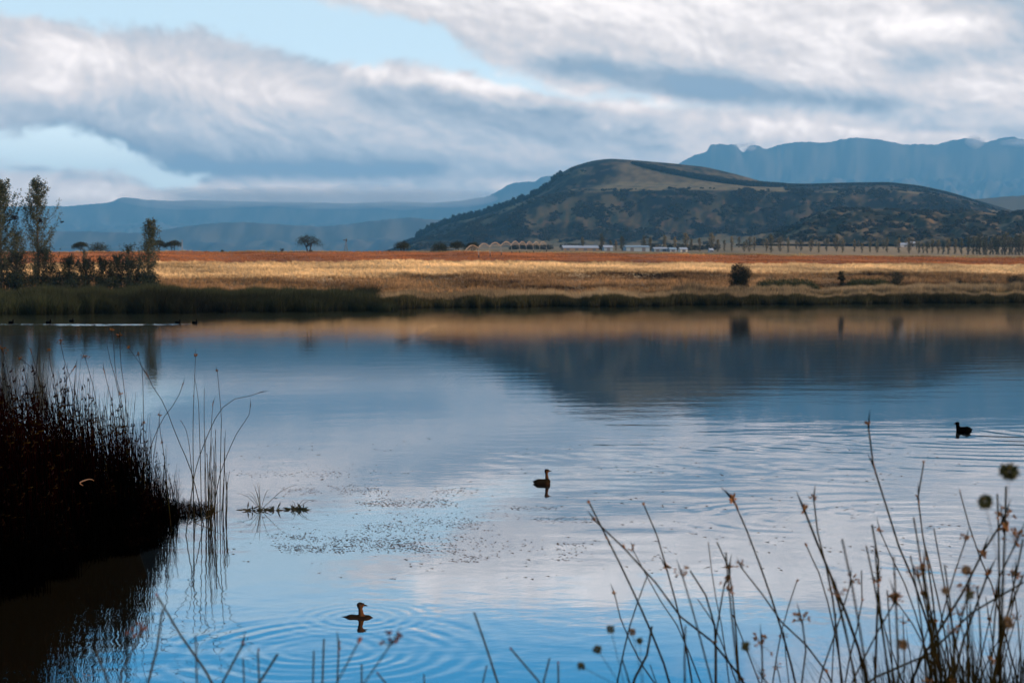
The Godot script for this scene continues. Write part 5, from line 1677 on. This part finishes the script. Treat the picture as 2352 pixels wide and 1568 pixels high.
	for q in 14:
		var a := TAU * q / 14.0
		b.leaf(Vector3(0.2, 6.4, 0.35), Vector3(cos(a) * 0.6, sin(a), cos(a) * 0.5).normalized(), Vector3(-sin(a), cos(a), 0.3).normalized(), 1.0, 0.3, Color(0.12, 0.12, 0.12))
	put("rotor", b.mesh(M.plain), t)
	b = MB.new()
	b.box(Vector3(-1.4, 6.2, -0.02), Vector3(-0.6, 6.75, 0.02), Color(0.12, 0.12, 0.12))
	b.tube([Vector3(0.2, 6.4, 0.1), Vector3(-0.7, 6.45, 0)], [0.04, 0.04], 4, Color(0.12, 0.12, 0.12))
	put("tail_vane", b.mesh(M.plain), t)
	t.scale = Vector3(0.56, 0.56, 0.56)
	t = thing("pole", tree_at(419, 432), "slender pale pole with a crossarm on the crest", "pole")
	b = MB.new()
	b.tube([Vector3(0, -0.3, 0), Vector3(0, 5.8, 0)], [0.13, 0.09], 7, Color(0.22, 0.19, 0.16))
	put("post", b.mesh(M.bark), t)
	b = MB.new()
	b.tube([Vector3(-0.7, 5.4, 0), Vector3(0.7, 5.4, 0)], [0.06, 0.06], 5, Color(0.22, 0.19, 0.16))
	put("crossarm", b.mesh(M.bark), t)
	t.scale = Vector3(0.6, 0.6, 0.6)

func _ready() -> void:
	rng.seed = 7
	n3.seed = 3
	n3.noise_type = FastNoiseLite.TYPE_SIMPLEX_SMOOTH
	n3.fractal_type = FastNoiseLite.FRACTAL_FBM
	n3.fractal_octaves = 4
	n3.frequency = 0.01
	n6.seed = 21
	n6.noise_type = FastNoiseLite.TYPE_SIMPLEX_SMOOTH
	n6.fractal_type = FastNoiseLite.FRACTAL_FBM
	n6.fractal_octaves = 6
	n6.fractal_gain = 0.56
	n6.frequency = 0.01
	n1.seed = 11
	n1.noise_type = FastNoiseLite.TYPE_SIMPLEX_SMOOTH
	n1.fractal_type = FastNoiseLite.FRACTAL_NONE
	n1.frequency = 0.01

	# camera
	var cam := Camera3D.new()
	cam.name = "camera"
	add_child(cam)
	cam.position = Vector3(0, EYE, 0)
	cam.rotation = Vector3(-TILT, 0, 0)
	var at := CameraAttributesPhysical.new()
	at.frustum_focal_length = 50.0
	at.frustum_focus_distance = 11.0
	at.frustum_near = 0.1
	at.frustum_far = 60000.0
	at.exposure_aperture = 5.6
	cam.attributes = at
	cam.fov = rad_to_deg(2.0 * atan(784.0 / F))
	cam.near = 0.1
	cam.far = 60000.0
	cam.current = true
	print("fov ", cam.fov, " near ", cam.near, " far ", cam.far)

	# sky, air, exposure
	var env := Environment.new()
	env.background_mode = Environment.BG_SKY
	env.tonemap_mode = Environment.TONE_MAPPER_LINEAR
	env.tonemap_exposure = EXPOSURE
	env.sdfgi_enabled = true
	env.ssao_enabled = true
	env.ssil_enabled = true
	env.background_energy_multiplier = 1.0
	var sk := Sky.new()
	sk.sky_material = make_sky()
	env.sky = sk
	env.volumetric_fog_enabled = true
	env.volumetric_fog_density = 0.0
	env.fog_enabled = true
	env.fog_density = 0.000065
	env.fog_light_color = Color(0.17, 0.54, 0.95).linear_to_srgb()
	var we := WorldEnvironment.new()
	we.name = "environment"
	we.environment = env
	add_child(we)

	# the evening sun, low, from the right
	var sun := DirectionalLight3D.new()
	sun.name = "sun"
	sun.light_color = Color(1.0, 0.83, 0.64)
	sun.light_energy = 1.6
	sun.light_angular_distance = 0.6
	sun.shadow_enabled = true
	add_child(sun)
	sun.basis = Basis.looking_at(-SUN, Vector3.UP)

	M.blade = mat(0.8, 0.2, 0.25)
	M.leaf = mat(0.7, 0.3, 0.3)
	M.bark = mat(0.9, 0.2)
	M.plain = mat(0.8, 0.3)
	M.steel = mat(0.45, 0.4)
	M.stem = mat(1.0, 0.06)
	M.head = mat(0.95, 0.08, 0.25)
	make_water()
	make_terrain()
	var hm := mat(0.95, 0.1)
	strip("hill", "broad flat-topped hill of dark bush and pale grass", "hill", steps(820, 2600, 4.5), steps(2300, 3000, 14.0) + steps(3012, 3700, 16.0) + steps(3750, 4700, 120.0), hm)
	strip("foothill", "low dark bush-covered foothill before the plantation", "foot", steps(1690, 3000, 5.0), steps(1550, 2200, 14.0) + steps(2220, 2500, 70.0), hm)
	strip("mountain", "distant blue escarpment with a square-cut buttress above the hill", "right", steps(1380, 3400, 4.0), steps(13500, 18500, 125.0) + steps(18800, 22600, 900.0), hm)
	strip("mountain_range", "long faint blue mountain range under low cloud", "left", steps(-900, 1650, 5.0), steps(12500, 18000, 150.0) + steps(18300, 22000, 900.0), hm)
	strip("low_hills", "lower blue hills before the mountain range", "low", steps(-1000, 1500, 8.0), steps(8000, 10500, 100.0) + steps(10700, 12800, 500.0), hm)
	strip("plateau", "far dark plateau behind the end of the hill", "plateau", steps(1900, 3200, 8.0), steps(4600, 5600, 40.0) + steps(5700, 6800, 300.0), hm)
	make_grasses()
	make_trees()
	make_far_trees()
	make_mist()
	make_farm()
	make_banks()
	make_clump()
	make_weed()
	make_birds()
	make_right_sedges()
	make_left_sedges()
